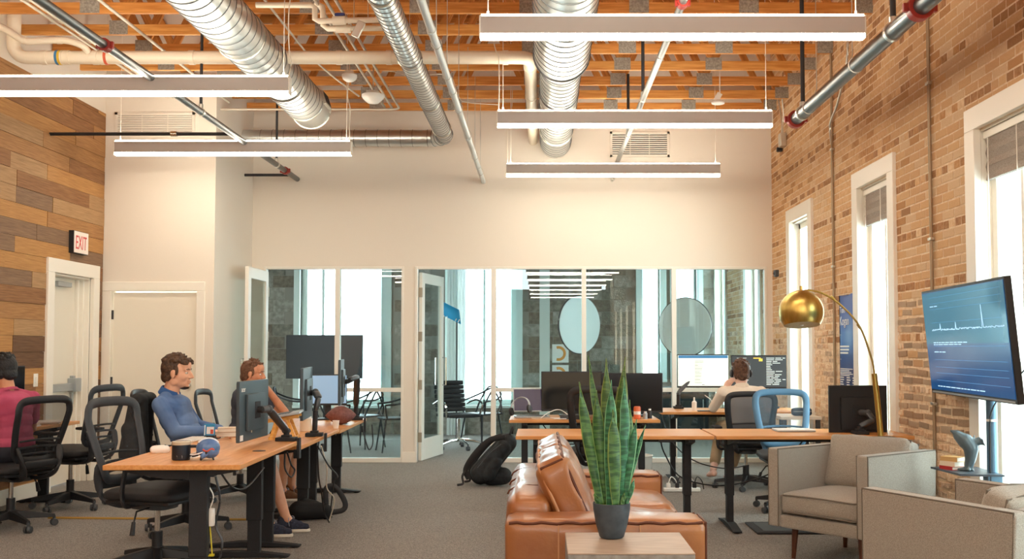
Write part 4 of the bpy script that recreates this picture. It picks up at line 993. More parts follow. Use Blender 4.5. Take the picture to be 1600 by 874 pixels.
def hand(pr, wr, d, nrm, side, curl, tg, k=1.0):
    "palm, four unequal bent fingers and a thumb; d fingers' direction, nrm back of hand, side +1 thumb to the +s"
    wr, d, nrm = V(wr), V(d).normalized(), V(nrm).normalized(); s = d.cross(nrm).normalized()*side; nrm = s.cross(d).normalized()*side if False else (nrm-d*nrm.dot(d)).normalized()
    pm = wr+d*.05*k
    for u in (-.026, -.009, .009, .026): pr.append(('c', wr+d*.012*k+s*(u*.7*k), wr+d*.085*k+s*(u*k), .0135*k, .0115*k, tg))
    for u, L in ((.027, .068), (.0095, .078), (-.0085, .072), (-.026, .056)):
        p = wr+d*.088*k+s*(u*k); L *= k; ang = curl
        for j, f in enumerate((.45, .32, .23)):
            dd = d*math.cos(ang)-nrm*math.sin(ang); q = p+dd*(L*f); pr.append(('c', p, q, (.0098-.0008*j)*k, (.0092-.0008*j)*k, tg)); p = q; ang += curl*1.1
    a = wr+d*.02*k+s*.03*k; b = a+(d*.6+s*.6-nrm*.35).normalized()*.038*k; c = b+(d*.85+s*.15-nrm*.4).normalized()*.032*k
    pr.append(('c', a, b, .0145*k, .0115*k, tg)); pr.append(('c', b, c, .011*k, .0095*k, tg))
def head(pr, c, R, tg, k=1.0):
    T = M.Translation(c) @ R @ M.Scale(k, 4)
    def e(p, r): pr.append(('e', tuple(T @ V(p)), tuple(x*k for x in r), R, tg))
    def cc(a, b, ra, rb): pr.append(('c', tuple(T @ V(a)), tuple(T @ V(b)), ra*k, rb*k, tg))
    e((-.012, 0, .03), (.098, .075, .090)); e((.026, 0, -.025), (.068, .062, .085)); e((.030, 0, -.075), (.056, .05, .042)); e((.076, 0, -.098), (.019, .024, .017))
    for s in (-1, 1):
        e((.056, s*.036, -.032), (.03, .024, .03)); e((.0, s*.052, -.068), (.032, .012, .03)); e((-.004, s*.079, -.012), (.019, .010, .031)); e((.001, s*.081, -.034), (.012, .008, .014)); e((.101, s*.012, -.037), (.011, .009, .009))
        cc((.084, s*.012, .022), (.074, s*.045, .020), .011, .010)
    cc((.090, 0, .012), (.113, 0, -.028), .009, .013); e((.115, 0, -.032), (.013, .013, .011)); e((.094, 0, -.062), (.011, .024, .006)); e((.092, 0, -.0745), (.011, .020, .0065)); e((.05, 0, .05), (.05, .058, .05))
    return T
def face_bits(T, R, parent, k, brow):
    for s in (-1, 1):
        g = G(); g.ell(T @ V((.0785, s*.032, -.002)), (.011*k, .0125*k, .0066*k), 14, R); ey = g.obj('eye', eye_w, parent)
        g = G(); g.ell(T @ V((.0865, s*.032, -.002)), (.0038*k, .006*k, .006*k), 10, R); g.obj('iris', iris, ey)
        g = G(); g.tube([T @ V(p) for p in ((.094, s*.012, .022), (.0935, s*.028, .028), (.083, s*.047, .023))], .003*k, 6); g.obj('eyebrow', brow, parent)
def hair(T, R, k, m, parent, tufts, seed, style='short'):
    pr = []
    def e(p, r): pr.append(('e', tuple(T @ V(p)), tuple(x*k for x in r), R, 0))
    e((-.02, 0, .066), (.090, .075, .054)); e((-.055, 0, .03), (.064, .078, .085)); e((-.078, 0, -.035), (.036, .058, .05))
    for s in (-1, 1): e((-.03, s*.058, .03), (.062, .024, .062)); e((.018, s*.066, .012), (.014, .009, .035)); e((-.05, s*.055, -.025), (.03, .022, .045))
    r = random.Random(seed)
    for i in range(tufts):
        a, b = r.random()*2*PI, r.random()**.7*1.25; d = V((math.sin(b)*math.cos(a)*.1-.015, math.sin(b)*math.sin(a)*.076, math.cos(b)*.078+.05))
        if d.x > .045 and d.z < .09: continue
        q = d*1.0+V((r.uniform(-.012, .02), r.uniform(-.012, .012), r.uniform(.002, .016))); pr.append(('c', tuple(T @ d), tuple(T @ q), .016*k, .007*k, 0))
    if style == 'wavy':
        for i in range(26):
            u = r.uniform(-.055, .055); a = V((.045+r.random()*.02, u, .095-abs(u)*.5)); b = a+V((.03, r.uniform(-.015, .015), -.008+r.random()*.02)); pr.append(('c', tuple(T @ a), tuple(T @ b), .014*k, .007*k, 0))
    o = blob(pr, [m], 'hair', parent, .0046, 1); return o
def shoe(parent, ankle, yaw, upper, sole, L=.28, name='shoe'):
    g = G(); T = M.Translation((ankle[0], ankle[1], 0)) @ M.Rotation(yaw, 4, 'Z')
    pr = [('c', (-.045, 0, .055), (.10, 0, .052), .038, .036, 0), ('c', (.06, -.008, .045), (.155, 0, .038), .036, .028, 0), ('c', (.06, .012, .045), (.15, .014, .038), .034, .026, 0), ('c', (-.03, 0, .06), (-.02, 0, .095), .04, .038, 0), ('c', (0, 0, .075), (.07, 0, .065), .036, .032, 0)]
    pr = [(p[0], tuple(T @ V(p[1])), tuple(T @ V(p[2])), *p[3:]) for p in pr]; o = blob(pr, [upper], name, parent, .006, 3)
    out = [(.045*math.cos(a)*(1.05)-.045 if math.cos(a) < 0 else .045*0+.19*math.cos(a)**.8*1.0-.0, .043*math.sin(a)*(1+.1*math.cos(a))) for a in [2*PI*i/28 for i in range(28)]]
    out = [(x if x > -.04 else x, y) for x, y in out]; g.prism(out, .024, T @ M.Translation((0, 0, .002))); g.obj('sole', sole, o, bevel=.006)
    g = G()
    for i in range(4): x = .03+i*.022; g.tube([T @ V((x, y, .108-i*.009-abs(y)*.5)) for y in (-.028, -.014, 0, .014, .028)], .0028, 6)
    g.tube(spline([T @ V((.025, 0, .112)), T @ V((.03, -.03, .11)), T @ V((.035, -.045, .08)), T @ V((.04, -.045, .05))]), .0028, 6); g.tube(spline([T @ V((.025, 0, .112)), T @ V((.05, .02, .118)), T @ V((.06, .03, .10)), T @ V((.045, .01, .108))]), .0028, 6)
    g.obj('laces', MATS['lace'], o)
    return o
mat('lace', '8a8f9c', .8)
def person(label, loc, rz, J, mats, legs, sleeve, hair_m, hair_n, style, hc, hrot, k=1.0, seed=1, shoes=None, shoe_m=None, brow=None):
    """mats: 0 skin, 1 shirt, 2 trousers; J: joints in a frame that looks along +x"""
    t = thing('person', label, 'person', (*loc, 0), rz); pr = []
    pel, wai, che, nb = [V(J[q]) for q in ('pelvis', 'waist', 'chest', 'neck')]
    def e(p, r, R=None, tg=1): pr.append(('e', tuple(p), r, R, tg))
    def c(a, b, ra, rb, tg): pr.append(('c', tuple(a), tuple(b), ra, rb, tg))
    e(pel, (.135, .175, .11), None, 2); e(pel+V((.0, 0, .05)), (.135, .168, .09)); e(wai, (.118, .15, .13)); e((wai+che)/2, (.122, .155, .13)); e(che, (.122, .168, .15)); e(che+V((0, 0, .07)), (.105, .165, .08))
    c(pel+V((.02, 0, .06)), wai, .125, .12, 1)
    for s in (-1, 1):
        sh = V(J['sh_l' if s > 0 else 'sh_r']); el = V(J['el_l' if s > 0 else 'el_r']); wr = V(J['wr_l' if s > 0 else 'wr_r'])
        c(nb+V((-.01, s*.03, -.02)), sh, .05, .058, 1); c(che+V((0, s*.08, .04)), sh, .09, .06, 1)
        c(sh, sh.lerp(el, .5), .064, .056, 1)
        if sleeve == 'long': c(sh.lerp(el, .5), el, .056, .05, 1); c(el, el.lerp(wr, .92), .05, .038, 1); c(el.lerp(wr, .86), el.lerp(wr, .95), .041, .040, 1)
        else: c(sh.lerp(el, .5), sh.lerp(el, .62), .060, .062, 1); c(sh.lerp(el, .5), el, .046, .041, 0)
        c(el, wr, .042, .029, 0)
        hd, hn, cu = J['hand_l' if s > 0 else 'hand_r']; hand(pr, wr, hd, hn, -s, cu, 0)
        hp = pel+V((.02, s*.085, -.01)); kn = V(J['kn_l' if s > 0 else 'kn_r']); an = V(J['an_l' if s > 0 else 'an_r'])
        c(hp, hp.lerp(kn, .6), .098, .082, 2); 
        if legs == 'shorts': c(hp.lerp(kn, .6), hp.lerp(kn, .8), .082, .078, 2); c(hp.lerp(kn, .7), kn, .064, .056, 0); c(kn, kn.lerp(an, .3), .055, .054, 0); c(kn.lerp(an, .3), an, .054, .036, 0); e(kn.lerp(an, .33)+V((-.02, 0, 0)), (.046, .046, .09), None, 0)
        else: c(hp.lerp(kn, .6), kn, .082, .07, 2); c(kn, an.lerp(kn, .18), .069, .056, 2); c(kn.lerp(an, .7), an, .045, .036, 0)
        c(an, an+V((.02, 0, -.03)), .036, .036, 0)
        if shoes == 'bare':
            f = V(J.get('foot', (1, 0, 0))); c(an+V((-.03, 0, -.045)), an+f*.10+V((0, 0, -.05)), .034, .03, 0); c(an+f*.08+V((0, 0, -.052)), an+f*.17+V((0, 0, -.062)), .033, .022, 0)
    R = rotm(*hrot); hcv = V(hc); T = head(pr, hcv, R, 0, k)
    c(nb+V((0, 0, -.03)), T @ V((-.022, 0, -.06)), .062, .054, 0)
    pr2 = [(p[0], tuple(p[1]), tuple(p[2]) if p[0] == 'c' else p[2], *p[3:]) for p in pr]
    b = blob(pr2, mats, 'body', t, .0062, 3)
    face_bits(T, R, t, k, brow or hair_m); hair(T, R, k, hair_m, t, hair_n, seed, style)
    if shoes == 'sneaker':
        for s in (-1, 1):
            an = V(J['an_l' if s > 0 else 'an_r']); shoe(t, (an.x+.0, an.y), J.get('yaw', 0), *shoe_m)
    # collar
    g = G(); ax = (T @ V((-.022, 0, -.06))-nb); n = 20; x, y, d = frame(ax)
    if sleeve == 'long':
        fw = V((1, 0, 0)); fw = (fw-d*fw.dot(d)).normalized(); sd = d.cross(fw)
        R_ = [[nb+d*(z-.012*math.cos(a))+fw*(math.cos(a)*r*1.04)+sd*(math.sin(a)*r) for z, r in ((-.02, .070), (.026, .0645), (.034, .067), (.028, .072), (-.016-.012*abs(math.cos(a/2)), .086), (-.022-.012*abs(math.cos(a/2)), .082), (.015, .069))] for a in [.5+(2*PI-1.0)*i/24 for i in range(25)]]
        g.rings(R_, cap=True); g.obj('collar', J.get('collar', mats[1]), t); return t, T, R
    else: R_ = [[nb+d*z+x*(math.cos(a)*r)+y*(math.sin(a)*r) for a in [2*PI*i/n for i in range(n)]] for z, r in ((-.01, .074), (.006, .070), (.012, .0715), (.006, .076), (-.012, .083))]
    g.rings(R_, cap=False); g.obj('collar', J.get('collar', mats[1]), t)
    return t, T, R
shirt_b = mat('shirt_blue', '46679a', .85, col2='6f8cb8', scale=4, bump=.35, bscale=9, detail=3); collar_b = mat('collar_blue', '2f5a94', .8)
tee_g = mat('tee_grey', '3b404c', .9, col2='4b5260', scale=5, bump=.3, bscale=9); tee_p = mat('tee_pink', 'a83f5e', .9, col2='bf5878', scale=4, bump=.35, bscale=8)
shirt_c = mat('shirt_cream', 'e8d8c6', .85, col2='f4e8da', scale=5, bump=.35, bscale=9); dark_tr = mat('trousers_dark', '23252e', .9, col2='30323c', scale=9); khaki = mat('trousers_khaki', 'a58f70', .9, col2='b9a486', scale=7)
hair_b = mat('hair_brown', '36241a', .65, col2='5e432e', scale=40, bump=.8, bscale=70); hair_d = mat('hair_black', '0c0d10', .6, col2='17191f', scale=40, bump=.8, bscale=70); hair_r = mat('hair_auburn', '432a1e', .65, col2='65432f', scale=40, bump=.8, bscale=70); hair_s = mat('hair_cropped', '5a3a28', .7, col2='7a5640', scale=60, bump=.8, bscale=90)
sneak = mat('sneaker_navy', '252b3c', .85, col2='343b50', scale=60, bump=.3); sole_w = mat('sole_white', 'e6e0d4', .6); brown_sh = mat('shoe_brown', '6a4426', .6)
# man in blue
J = dict(pelvis=(.14, 0, .615), waist=(.10, 0, .74), chest=(.015, 0, .905), neck=(-.03, 0, 1.062), sh_l=(-.03, .195, .985), sh_r=(-.03, -.195, .985), el_l=(.09, .25, .80), el_r=(.10, -.25, .79), wr_l=(.31, .14, .775), wr_r=(.32, -.15, .79),
         hand_l=((1, -.25, -.12), (0, .1, 1), .28), hand_r=((1, .25, -.12), (0, -.1, 1), .28), kn_l=(.66, .13, .60), kn_r=(.63, -.10, .60), an_l=(.82, .13, .115), an_r=(.74, -.08, .115), collar=collar_b)
mb, Tb, Rb = person('man in a blue shirt with wavy brown hair and chin beard, sitting in profile', (-2.77, 7.76), 0, J, [skin, shirt_b, dark_tr], 'shorts', 'long', hair_b, 70, 'wavy', (.02, 0, 1.222), (0, .05, 0), 1.03, 4, 'sneaker', (sneak, sole_w))
beard = [('e', tuple(Tb @ V((.072, 0, -.108))), (.024, .026, .014), Rb, 0), ('e', tuple(Tb @ V((.055, 0, -.114))), (.03, .022, .012), Rb, 0)]
blob(beard, [mat('beard_dark', '2a1c14', .7)], 'beard', mb, .004, 1)
# man in dark grey tee, hand at his mouth
J = dict(pelvis=(.02, 0, .61), waist=(.03, 0, .73), chest=(.03, 0, .90), neck=(.05, 0, 1.03), sh_l=(.03, .185, .97), sh_r=(.03, -.185, .97), el_l=(.36, .16, .80), el_r=(.12, -.25, .74), wr_l=(.22, .04, 1.03), wr_r=(.36, -.14, .755),
         hand_l=((-.55, -.1, .65), (.7, .2, .3), .5), hand_r=((1, .25, -.08), (0, -.1, 1), .25), kn_l=(.46, .13, .57), kn_r=(.46, -.10, .57), an_l=(.44, .12, .115), an_r=(.40, -.08, .115))
person('man in a dark grey tee with cropped hair, half hidden behind the near left monitor', (-2.78, 9.55), 0, J, [skin_r, tee_g, khaki], 'shorts', 'short', hair_s, 20, 'short', (.10, 0, 1.17), (0, .1, 0), 1.0, 5, 'sneaker', (brown_sh, sole_w))
# person in pink
J = dict(pelvis=(.0, 0, .615), waist=(.0, 0, .74), chest=(.03, 0, .92), neck=(.08, 0, 1.07), sh_l=(.05, .19, 1.0), sh_r=(.05, -.19, 1.0), el_l=(.14, .25, .76), el_r=(.14, -.25, .76), wr_l=(.34, .14, .77), wr_r=(.34, -.14, .77),
         hand_l=((1, -.2, -.1), (0, .1, 1), .3), hand_r=((1, .2, -.1), (0, -.1, 1), .3), kn_l=(.46, .13, .58), kn_r=(.46, -.13, .58), an_l=(.46, .13, .115), an_r=(.46, -.13, .115))
person('person in a pink tee with short black hair seen from behind at the left edge', (-4.10, 8.0), math.radians(152), J, [skin_r, tee_p, dark_tr], 'long', 'short', hair_d, 60, 'short', (.15, 0, 1.222), (0, .22, 0), 1.06, 6, 'sneaker', (black2, sole_w))
# man with headphones
J = dict(pelvis=(.04, 0, .60), waist=(.04, 0, .72), chest=(.05, 0, .87), neck=(.08, 0, 1.0), sh_l=(.05, .19, .955), sh_r=(.05, -.19, .955), el_l=(.20, .27, .79), el_r=(.22, -.24, .74), wr_l=(.20, .14, .985), wr_r=(.40, -.14, .775),
         hand_l=((-.2, -.45, .8), (-.5, .6, .2), .5), hand_r=((1, .2, -.05), (0, 0, 1), .25), kn_l=(.48, .14, .57), kn_r=(.46, -.10, .57), an_l=(.16, .28, .17), an_r=(.42, .06, .115), foot=(.7, .2, -.1))
mh, Th, Rh = person('man in a cream shirt seen from behind, hand raised to his headphones', (2.05, 10.40), math.radians(90), J, [skin_p, shirt_c, khaki], 'long', 'long', hair_r, 40, 'short', (.12, 0, 1.155), (0, .08, 0), 1.05, 8, 'bare')
# his headphones
def headphones(label, T, loc=None, rot=None):
    t = thing('headphones', label, 'headphones', loc or (0, 0, 0)); 
    if rot: t.rotation_euler = rot
    g = G(); g.tube([T @ V((-.005, .092*math.cos(a), .025+.098*math.sin(a))) for a in [PI*i/20 for i in range(-1, 22)]], .010, 8, flat=.5, up=(0, 0, 1)); g.obj('headband', silver, t)
    for s in (-1, 1):
        a, b, c_ = T @ V((-.005, s*.078, -.01)), T @ V((-.005, s*.096, -.01)), T @ V((-.005, s*.108, -.01))
        g = G(); g.cyl(a, b, .036, .04, 20); cup = g.obj('ear_cushion', black2, t); g = G(); g.cyl(b, c_, .038, .03, 20); g.obj('ear_cup', greyp, t)
    return t
Mw = M.Translation((2.05, 10.40, 0)) @ M.Rotation(math.radians(90), 4, 'Z')
headphones('silver and black headphones worn by the man in the cream shirt', Mw @ Th)
# ================================================================ MONITORS
def monitor(label, loc, rz, w, h, zc, scr=None, tilt=0, arm=None, stand=None, back_text=None, name='monitor', thick=.022, group=None, frame_m=None):
    "screen looks along local -y; arm: list of world points from the mount to the clamp"
    t = thing(name, label, 'monitor', (*loc, 0), rz, group); R = (tilt, 0, 0)
    g = G(); g.box((0, .012, 0), (w, thick, h)); pn = g.obj('panel', frame_m or blackp, t, bevel=.004, loc=(0, 0, zc), R=R)
    g = G(); g.box((0, .012-thick/2-.001, .004), (w-.014, .002, h-.03)); g.obj('screen', scr or screenb, pn, smooth=False)
    g = G(); g.soft((0, .012+thick/2+.006, -.01), (w*.62, .03, h*.62), .012, n=4); g.obj('rear_housing', frame_m or blackp, pn)
    if arm:
        iT = (M.Translation((*loc, 0)) @ M.Rotation(rz, 4, 'Z')).inverted(); q = [iT @ V(p) for p in arm]
        g = G(); g.box((0, .04, zc), (.11, .014, .11)); g.cyl((0, .04, zc), (0, .075, zc), .022, n=14); g.obj('mount_plate', black2, t, bevel=.003)
        g = G(); g.tube([(0, .07, zc), q[0]], .024, 12); g.ell(q[0], .028, 12); g.obj('arm_joint', greyp, t)
        for a, b in zip(q[:-2], q[1:-1]):
            g = G(); g.tube([a, a.lerp(b, .12), a.lerp(b, .88), b], [.022, .032, .03, .022], 12, flat=.7); g.obj('arm_link', mat('arm_grey', '4d5156', .35, .4) if 'arm_grey' not in MATS else MATS['arm_grey'], t)
        g = G(); g.cyl(q[-2], q[-1], .02, n=14); g.obj('arm_post', black2, t); b = q[-1]
        g = G(); g.box((b.x, b.y, b.z+.012), (.10, .13, .024))
        if loc[0] < 0: g.box((b.x, b.y+.085, b.z-.05), (.05, .02, .14)); g.cyl((b.x, b.y+.06, b.z-.12), (b.x, b.y+.06, b.z-.06), .012, n=10)
        g.box((b.x, b.y, b.z+.03), (.06, .06, .02)); g.obj('desk_clamp', black2, t, bevel=.003)
    if stand is not None:
        g = G(); g.box((0, .07, (zc+stand)/2-.03), (.06, .03, zc-stand)); g.box((0, .04, zc-.03), (.06, .06, .05)); g.obj('neck', frame_m or blackp, t, bevel=.004)
        g = G(); g.box((0, .04, stand+.008), (.24, .19, .014)); g.obj('base', frame_m or blackp, t, bevel=.005)
    return t, pn
dkp = mat('monitor_charcoal', '39464e', .42)
t, pn = monitor('near left monitor seen from its slate grey back, on a curved arm', (-1.90, 6.74), -PI/2+math.radians(-2), .60, .385, 1.0, arm=[(-1.80, 6.80, 1.0), (-1.735, 7.01, .84), (-1.735, 7.02, .84), (-1.735, 7.02, .772)], frame_m=dkp)
text('acer', .05, whitep, pn, (.27, .0245, .125), (PI/2, 0, PI), name='logo', sx=.9)
for x, z, w, h in ((.26, -.165, .055, .035), (.06, -.125, .014, .04)):
    g = G(); g.box((x, .0245, z), (w, .002, h)); g.obj('sticker', whitep, pn, label='white sticker')
monitor('middle left monitor standing edge-on to the camera on a black arm', (-1.86, 8.10), -PI/2+math.radians(6), .60, .40, 1.05, arm=[(-1.76, 8.02, 1.06), (-1.72, 7.95, 1.02), (-1.74, 7.94, .92), (-1.745, 7.93, .727)], frame_m=dkp)
monitor('far left monitor standing edge-on to the camera on a black arm', (-1.82, 9.30), -PI/2+math.radians(8), .60, .40, 1.10, arm=[(-1.72, 9.3, 1.12), (-1.70, 9.5, 1.14), (-1.78, 9.9, .85), (-1.785, 9.93, .712)], frame_m=dkp)
pale = mat('pale_blue_screen', '8fb4d6', .3, emit=((.3, .5, .75), .25))
monitor('pale blue lit screen between the two edge-on left monitors', (-2.06, 9.95), math.radians(12), .36, .30, 1.0, scr=pale, stand=.71)
monitor('left one of the pair of wide black screens on the back desk', (.305, 10.02), math.radians(4), .60, .385, .985, tilt=-.04, stand=.74, group='black desk screens')
monitor('right one of the pair of wide black screens, beside the orange can', (.885, 10.0), math.radians(-6), .60, .385, .97, tilt=-.04, stand=.74, group='black desk screens')
docm = mat('doc_screen', 'dfe8e0', .3, emit=((.80, .88, .80), .55)); codem = mat('code_screen', '2e3438', .3, emit=((.05, .06, .065), .6))
t, pn = monitor('monitor showing a white document in front of the man with headphones', (1.775, 11.22), 0, .565, .365, 1.155, scr=docm, arm=[(1.70, 11.28, 1.12), (1.50, 11.2, .92), (1.50, 11.2, .9), (1.50, 11.2, .747)])
g = G(); g.box((0, -.0008, .155), (.54, .001, .03)); g.obj('title_bar', mat('bar_blue', '2f6f9c', .3, emit=((.05, .2, .4), .6)), pn, smooth=False)
g = G(); r6 = random.Random(2)
for i in range(15): L = .03+r6.random()*.07; g.box((-.09+L/2, -.0008, .11-i*.017), (L, .001, .004))
g.obj('screen_text', mat('text_grey', '8e9a92', .5), pn, smooth=False)['kind'] = 'stuff'
g = G(); g.box((0, -.0006, -.15), (.03, .001, .008)); g.obj('logo', silver, pn, smooth=False)
t, pn = monitor('monitor showing dark code right of the man with headphones', (2.39, 11.24), math.radians(-3), .60, .365, 1.145, scr=codem, arm=[(2.45, 11.3, 1.1), (2.55, 11.25, .92), (2.55, 11.25, .9), (2.55, 11.25, .747)])
g = G()
for i in range(17):
    x = .08
    for j in range(r6.randrange(1, 4)): L = .03+r6.random()*.06; g.box((min(x+L/2, .27), -.0008, .15-i*.018), (min(L, .28-x) if x < .27 else .002, .001, .007)); x += L+.012
for i in range(9): L = .05+r6.random()*.1; g.box((-.24+L/2, -.0008, .15-i*.03), (L, .001, .005))
g.obj('screen_text', mat('code_text', 'c9d4d0', .5, emit=((.6, .7, .68), .5)), pn, smooth=False)['kind'] = 'stuff'
g = G(); g.box((-.02, -.0008, .15), (.08, .001, .012)); g.box((.02, -.0008, .13), (.04, .001, .03)); g.obj('yellow_tab', mat('tab_yellow', 'e2c94f', .4, emit=((.7, .55, .1), .4)), pn, smooth=False)
monitor('glossy black monitor back with an arm, on the brick-side desk behind the arc lamp', (2.50, 8.12), PI+math.radians(4), .47, .42, .90, stand=None, arm=[(2.54, 7.98, .90), (2.57, 7.95, .85), (2.46, 7.93, .80), (2.46, 7.93, .742)])
monitor('black monitor on the wall desk beyond the person in pink', (-4.60, 8.75), math.radians(70), .50, .30, 1.10, stand=.73)

# ================================================================ THINGS ON THE LEFT DESKS
H1, H2, H3 = .77, .725, .71
def zl(px, py, h):
    "point of the desk surface of height h seen at a pixel"
    lo, hi = 2.0, 14.0
    for _ in range(50):
        m = (lo+hi)/2
        if P(px, py, m).z > h: lo = m
        else: hi = m
    return P(px, py, lo)
p = zl(283, 719, H1); t = thing('travel_mug', 'dark blue steel mug with a clear lid on the near left desk', 'mug', (p.x, p.y, H1))
mug_m = mat('mug_navy', '242c38', .35, .3)
g = G(); g.lathe([(0, 0), (.046, 0), (.05, .004), (.051, .008), (.051, .086), (.049, .088), (.047, .086), (.047, .01), (0, .01)], 36); g.obj('mug_body', mug_m, t)
g = G(); g.lathe([(.0515, .0865), (.052, .088), (.052, .104), (.049, .106), (.0, .106)], 36); g.obj('lid', mat('lid_clear', 'c9bda8', .15), t)
g = G(); g.tube(spline([(.05, 0, .076), (.085, 0, .076), (.093, 0, .066), (.093, 0, .034), (.085, 0, .024), (.05, 0, .022)], 5), .0065, 8, flat=1.3); g.obj('handle', mug_m, t)
text('YETI', .021, silver, t, (-.009, -.0505, .014), (PI/2, 0, math.radians(8)), name='logo', sx=.8)
p = zl(325, 719, H1); t = thing('mini_helmet', 'small blue toy football helmet with white and red markings on the near left desk', 'helmet', (p.x, p.y, H1), math.radians(200))
hel = mat('helmet_blue', '4f74a8', .28, coat=.5); hs = mat('helmet_white', 'e8ecf2', .4); hr_ = mat('helmet_red', 'c2503c', .4)
g = G(); pr = [('e', (0, 0, .068), (.066, .056, .056), None, 0), ('e', (-.012, 0, .05), (.05, .055, .042), None, 0), ('c', (.02, -.044, .034), (.03, -.044, .026), .018, .016, 0), ('c', (.02, .044, .034), (.03, .044, .026), .018, .016, 0)]
sh = blob(pr, [hel], 'shell', t, .0035, 3)
for y in (-.016, 0, .016):
    g = G(); g.tube([(.0667*math.cos(a)*math.sqrt(max(0, 1-(y/.056)**2)), y, .068+.0568*math.sin(a)*math.sqrt(max(0, 1-(y/.056)**2))) for a in [PI*.2+PI*.62*i/14 for i in range(15)]], .0032, 6); g.obj('stripe', hs, sh)
for s in (-1, 1):
    g = G(); g.tube([(-.03+.012*i, s*(.0553-.0012*abs(i-2.5)**2), .060+.008*math.sin(i*1.4)) for i in range(6)], .005, 6); g.obj('decal', hr_ if s > 0 else hs, sh)
    g = G(); g.cyl((.012, s*.05, .045), (.012, s*.061, .045), .007, n=12); g.obj('ear_hole', blackp, sh)
for z in (.02, .036):
    g = G(); g.tube(spline([(.03, -.05, z+.012), (.075, -.045, z), (.095, 0, z-.003), (.075, .045, z), (.03, .05, z+.012)], 5), .0035, 6); g.obj('face_mask', hs, t)
for x, y in ((-.03, -.025), (-.03, .025), (.04, -.03), (.04, .03)):
    g = G(); g.cyl((x, y, 0), (x*.8, y*.9, .022), .005, n=8); g.obj('foot', blackp, t)
p = zl(320, 688, H1); t = thing('photo_card', 'small bright blue card standing behind the toy helmet', 'card', (p.x, p.y+.1, H1))
g = G(); g.box((0, 0, .062), (.078, .006, .085), rotm(rx=-.1)); g.obj('card', mat('card_blue', '2f8fc4', .35), t, bevel=.002)
g = G(); g.box((.006, -.004, .058), (.05, .004, .05), rotm(rx=-.1)); g.box((-.032, -.004, .06), (.006, .004, .07), rotm(rx=-.1)); g.obj('card_print', hs, t); g = G(); g.box((.018, -.0065, .05), (.02, .003, .03), rotm(rx=-.1)); g.obj('card_spot', hr_, t); g = G(); g.box((0, .015, .012), (.07, .05, .024)); g.obj('card_foot', blackp, t, bevel=.002)
p = zl(250, 708, H1); t = thing('computer_mouse', 'white computer mouse at the corner of the near left desk', 'mouse', (p.x, p.y, H1), .4)
g = G(); g.soft((0, 0, .02), (.115, .065, .04), .019, (.0, .0, .006), n=8); g.obj('mouse_body', whitep, t); g = G(); g.cyl((.03, -.004, .042), (.03, .004, .042), .007, n=12); g.obj('scroll_wheel', greyp, t)
p = zl(352, 684, H1); cb = [mat('book_cream', 'e2d0b8', .6), mat('book_pages', 'f0e8d8', .8), mat('book_tan', 'c9a98c', .6)]
def book(label, loc, rz, d, cover, group=None):
    t = thing('book', label, 'book', loc, rz, group); x, y, z = d
    g = G(); g.bb(-x/2, x/2, -y/2, y/2, 0, .003); g.bb(-x/2, x/2, -y/2, y/2, z-.003, z); g.bb(-x/2, -x/2+.003, -y/2, y/2, .003, z-.003); g.obj('cover', cover, t, smooth=False)
    g = G(); g.bb(-x/2+.003, x/2-.005, -y/2+.004, y/2-.004, .003, z-.003); g.obj('pages', cb[1], t, smooth=False); return t
book('lower cream book of the pair beside the near left monitor', (p.x, p.y+.12, H1), .1, (.19, .13, .035), cb[2], 'books on the near left desk')
book('upper cream book of the pair beside the near left monitor', (p.x+.01, p.y+.12, H1+.0352), .25, (.19, .13, .028), cb[0], 'books on the near left desk')
p = zl(300, 690, H1); t = thing('keyboard', 'white keyboard lying behind the mug on the near left desk', 'keyboard', (p.x-.02, p.y+.02, H1), PI/2)
g = G(); g.bb(-.21, .21, -.06, .06, 0, .012); g.obj('keyboard_body', whitep, t, bevel=.003)
kme = None
for r_ in range(4):
    for c_ in range(13):
        if kme is None: gg = G(); gg.box((0, 0, .0135), (.026, .022, .004)); kme = gg.mesh('key', whitep, False)
        meshobj('key', kme, t, (-.19+c_*.0317, -.042+r_*.028, 0))
# laptop on a wooden stand
p = zl(436, 692, H2); t = thing('laptop_stand', 'orange wooden A-frame laptop stand on the middle left desk', 'stand', (p.x, p.y+.12, H2), math.radians(8))
sm = mat('stand_pine', 'd79a3e', .45, col2='e6b160', scale=9, stretch=(2, 2, 8))
for y in (-.11, .11):
    g = G(); g.box((-.06, y, .085), (.022, .018, .18), rotm(ry=.28)); g.obj('leg', sm, t, bevel=.002); g = G(); g.box((.07, y, .085), (.022, .018, .19), rotm(ry=-.38)); g.obj('leg', sm, t, bevel=.002)
    g = G(); g.box((0, y, .168), (.24, .018, .022), rotm(ry=-.16)); g.obj('top_rail', sm, t, bevel=.002)
for x in (-.085, .1):
    g = G(); g.box((x, 0, .03), (.016, .24, .02)); g.obj('stretcher', sm, t, bevel=.002)
q = t; t = thing('laptop', 'grey laptop lying open on the wooden stand', 'laptop', (p.x+.01, p.y+.12, H2+.186), math.radians(8))
g = G(); g.box((0, 0, .009), (.24, .33, .016), rotm(ry=-.16)); b = g.obj('laptop_base', silver, t, bevel=.003)
g = G()
for i in range(5):
    for j in range(11): g.box((-.02+.0-.02*i+.06, -.135+.027*j, .0185+(.04-.02*i)*.16), (.015, .021, .002), rotm(ry=-.16))
g.obj('keys', greyp, b, smooth=False)['kind'] = 'stuff'
g = G(); g.box((-.16, 0, .10), (.012, .33, .21), rotm(ry=-.35)); g.obj('laptop_lid', silver, t, bevel=.003)
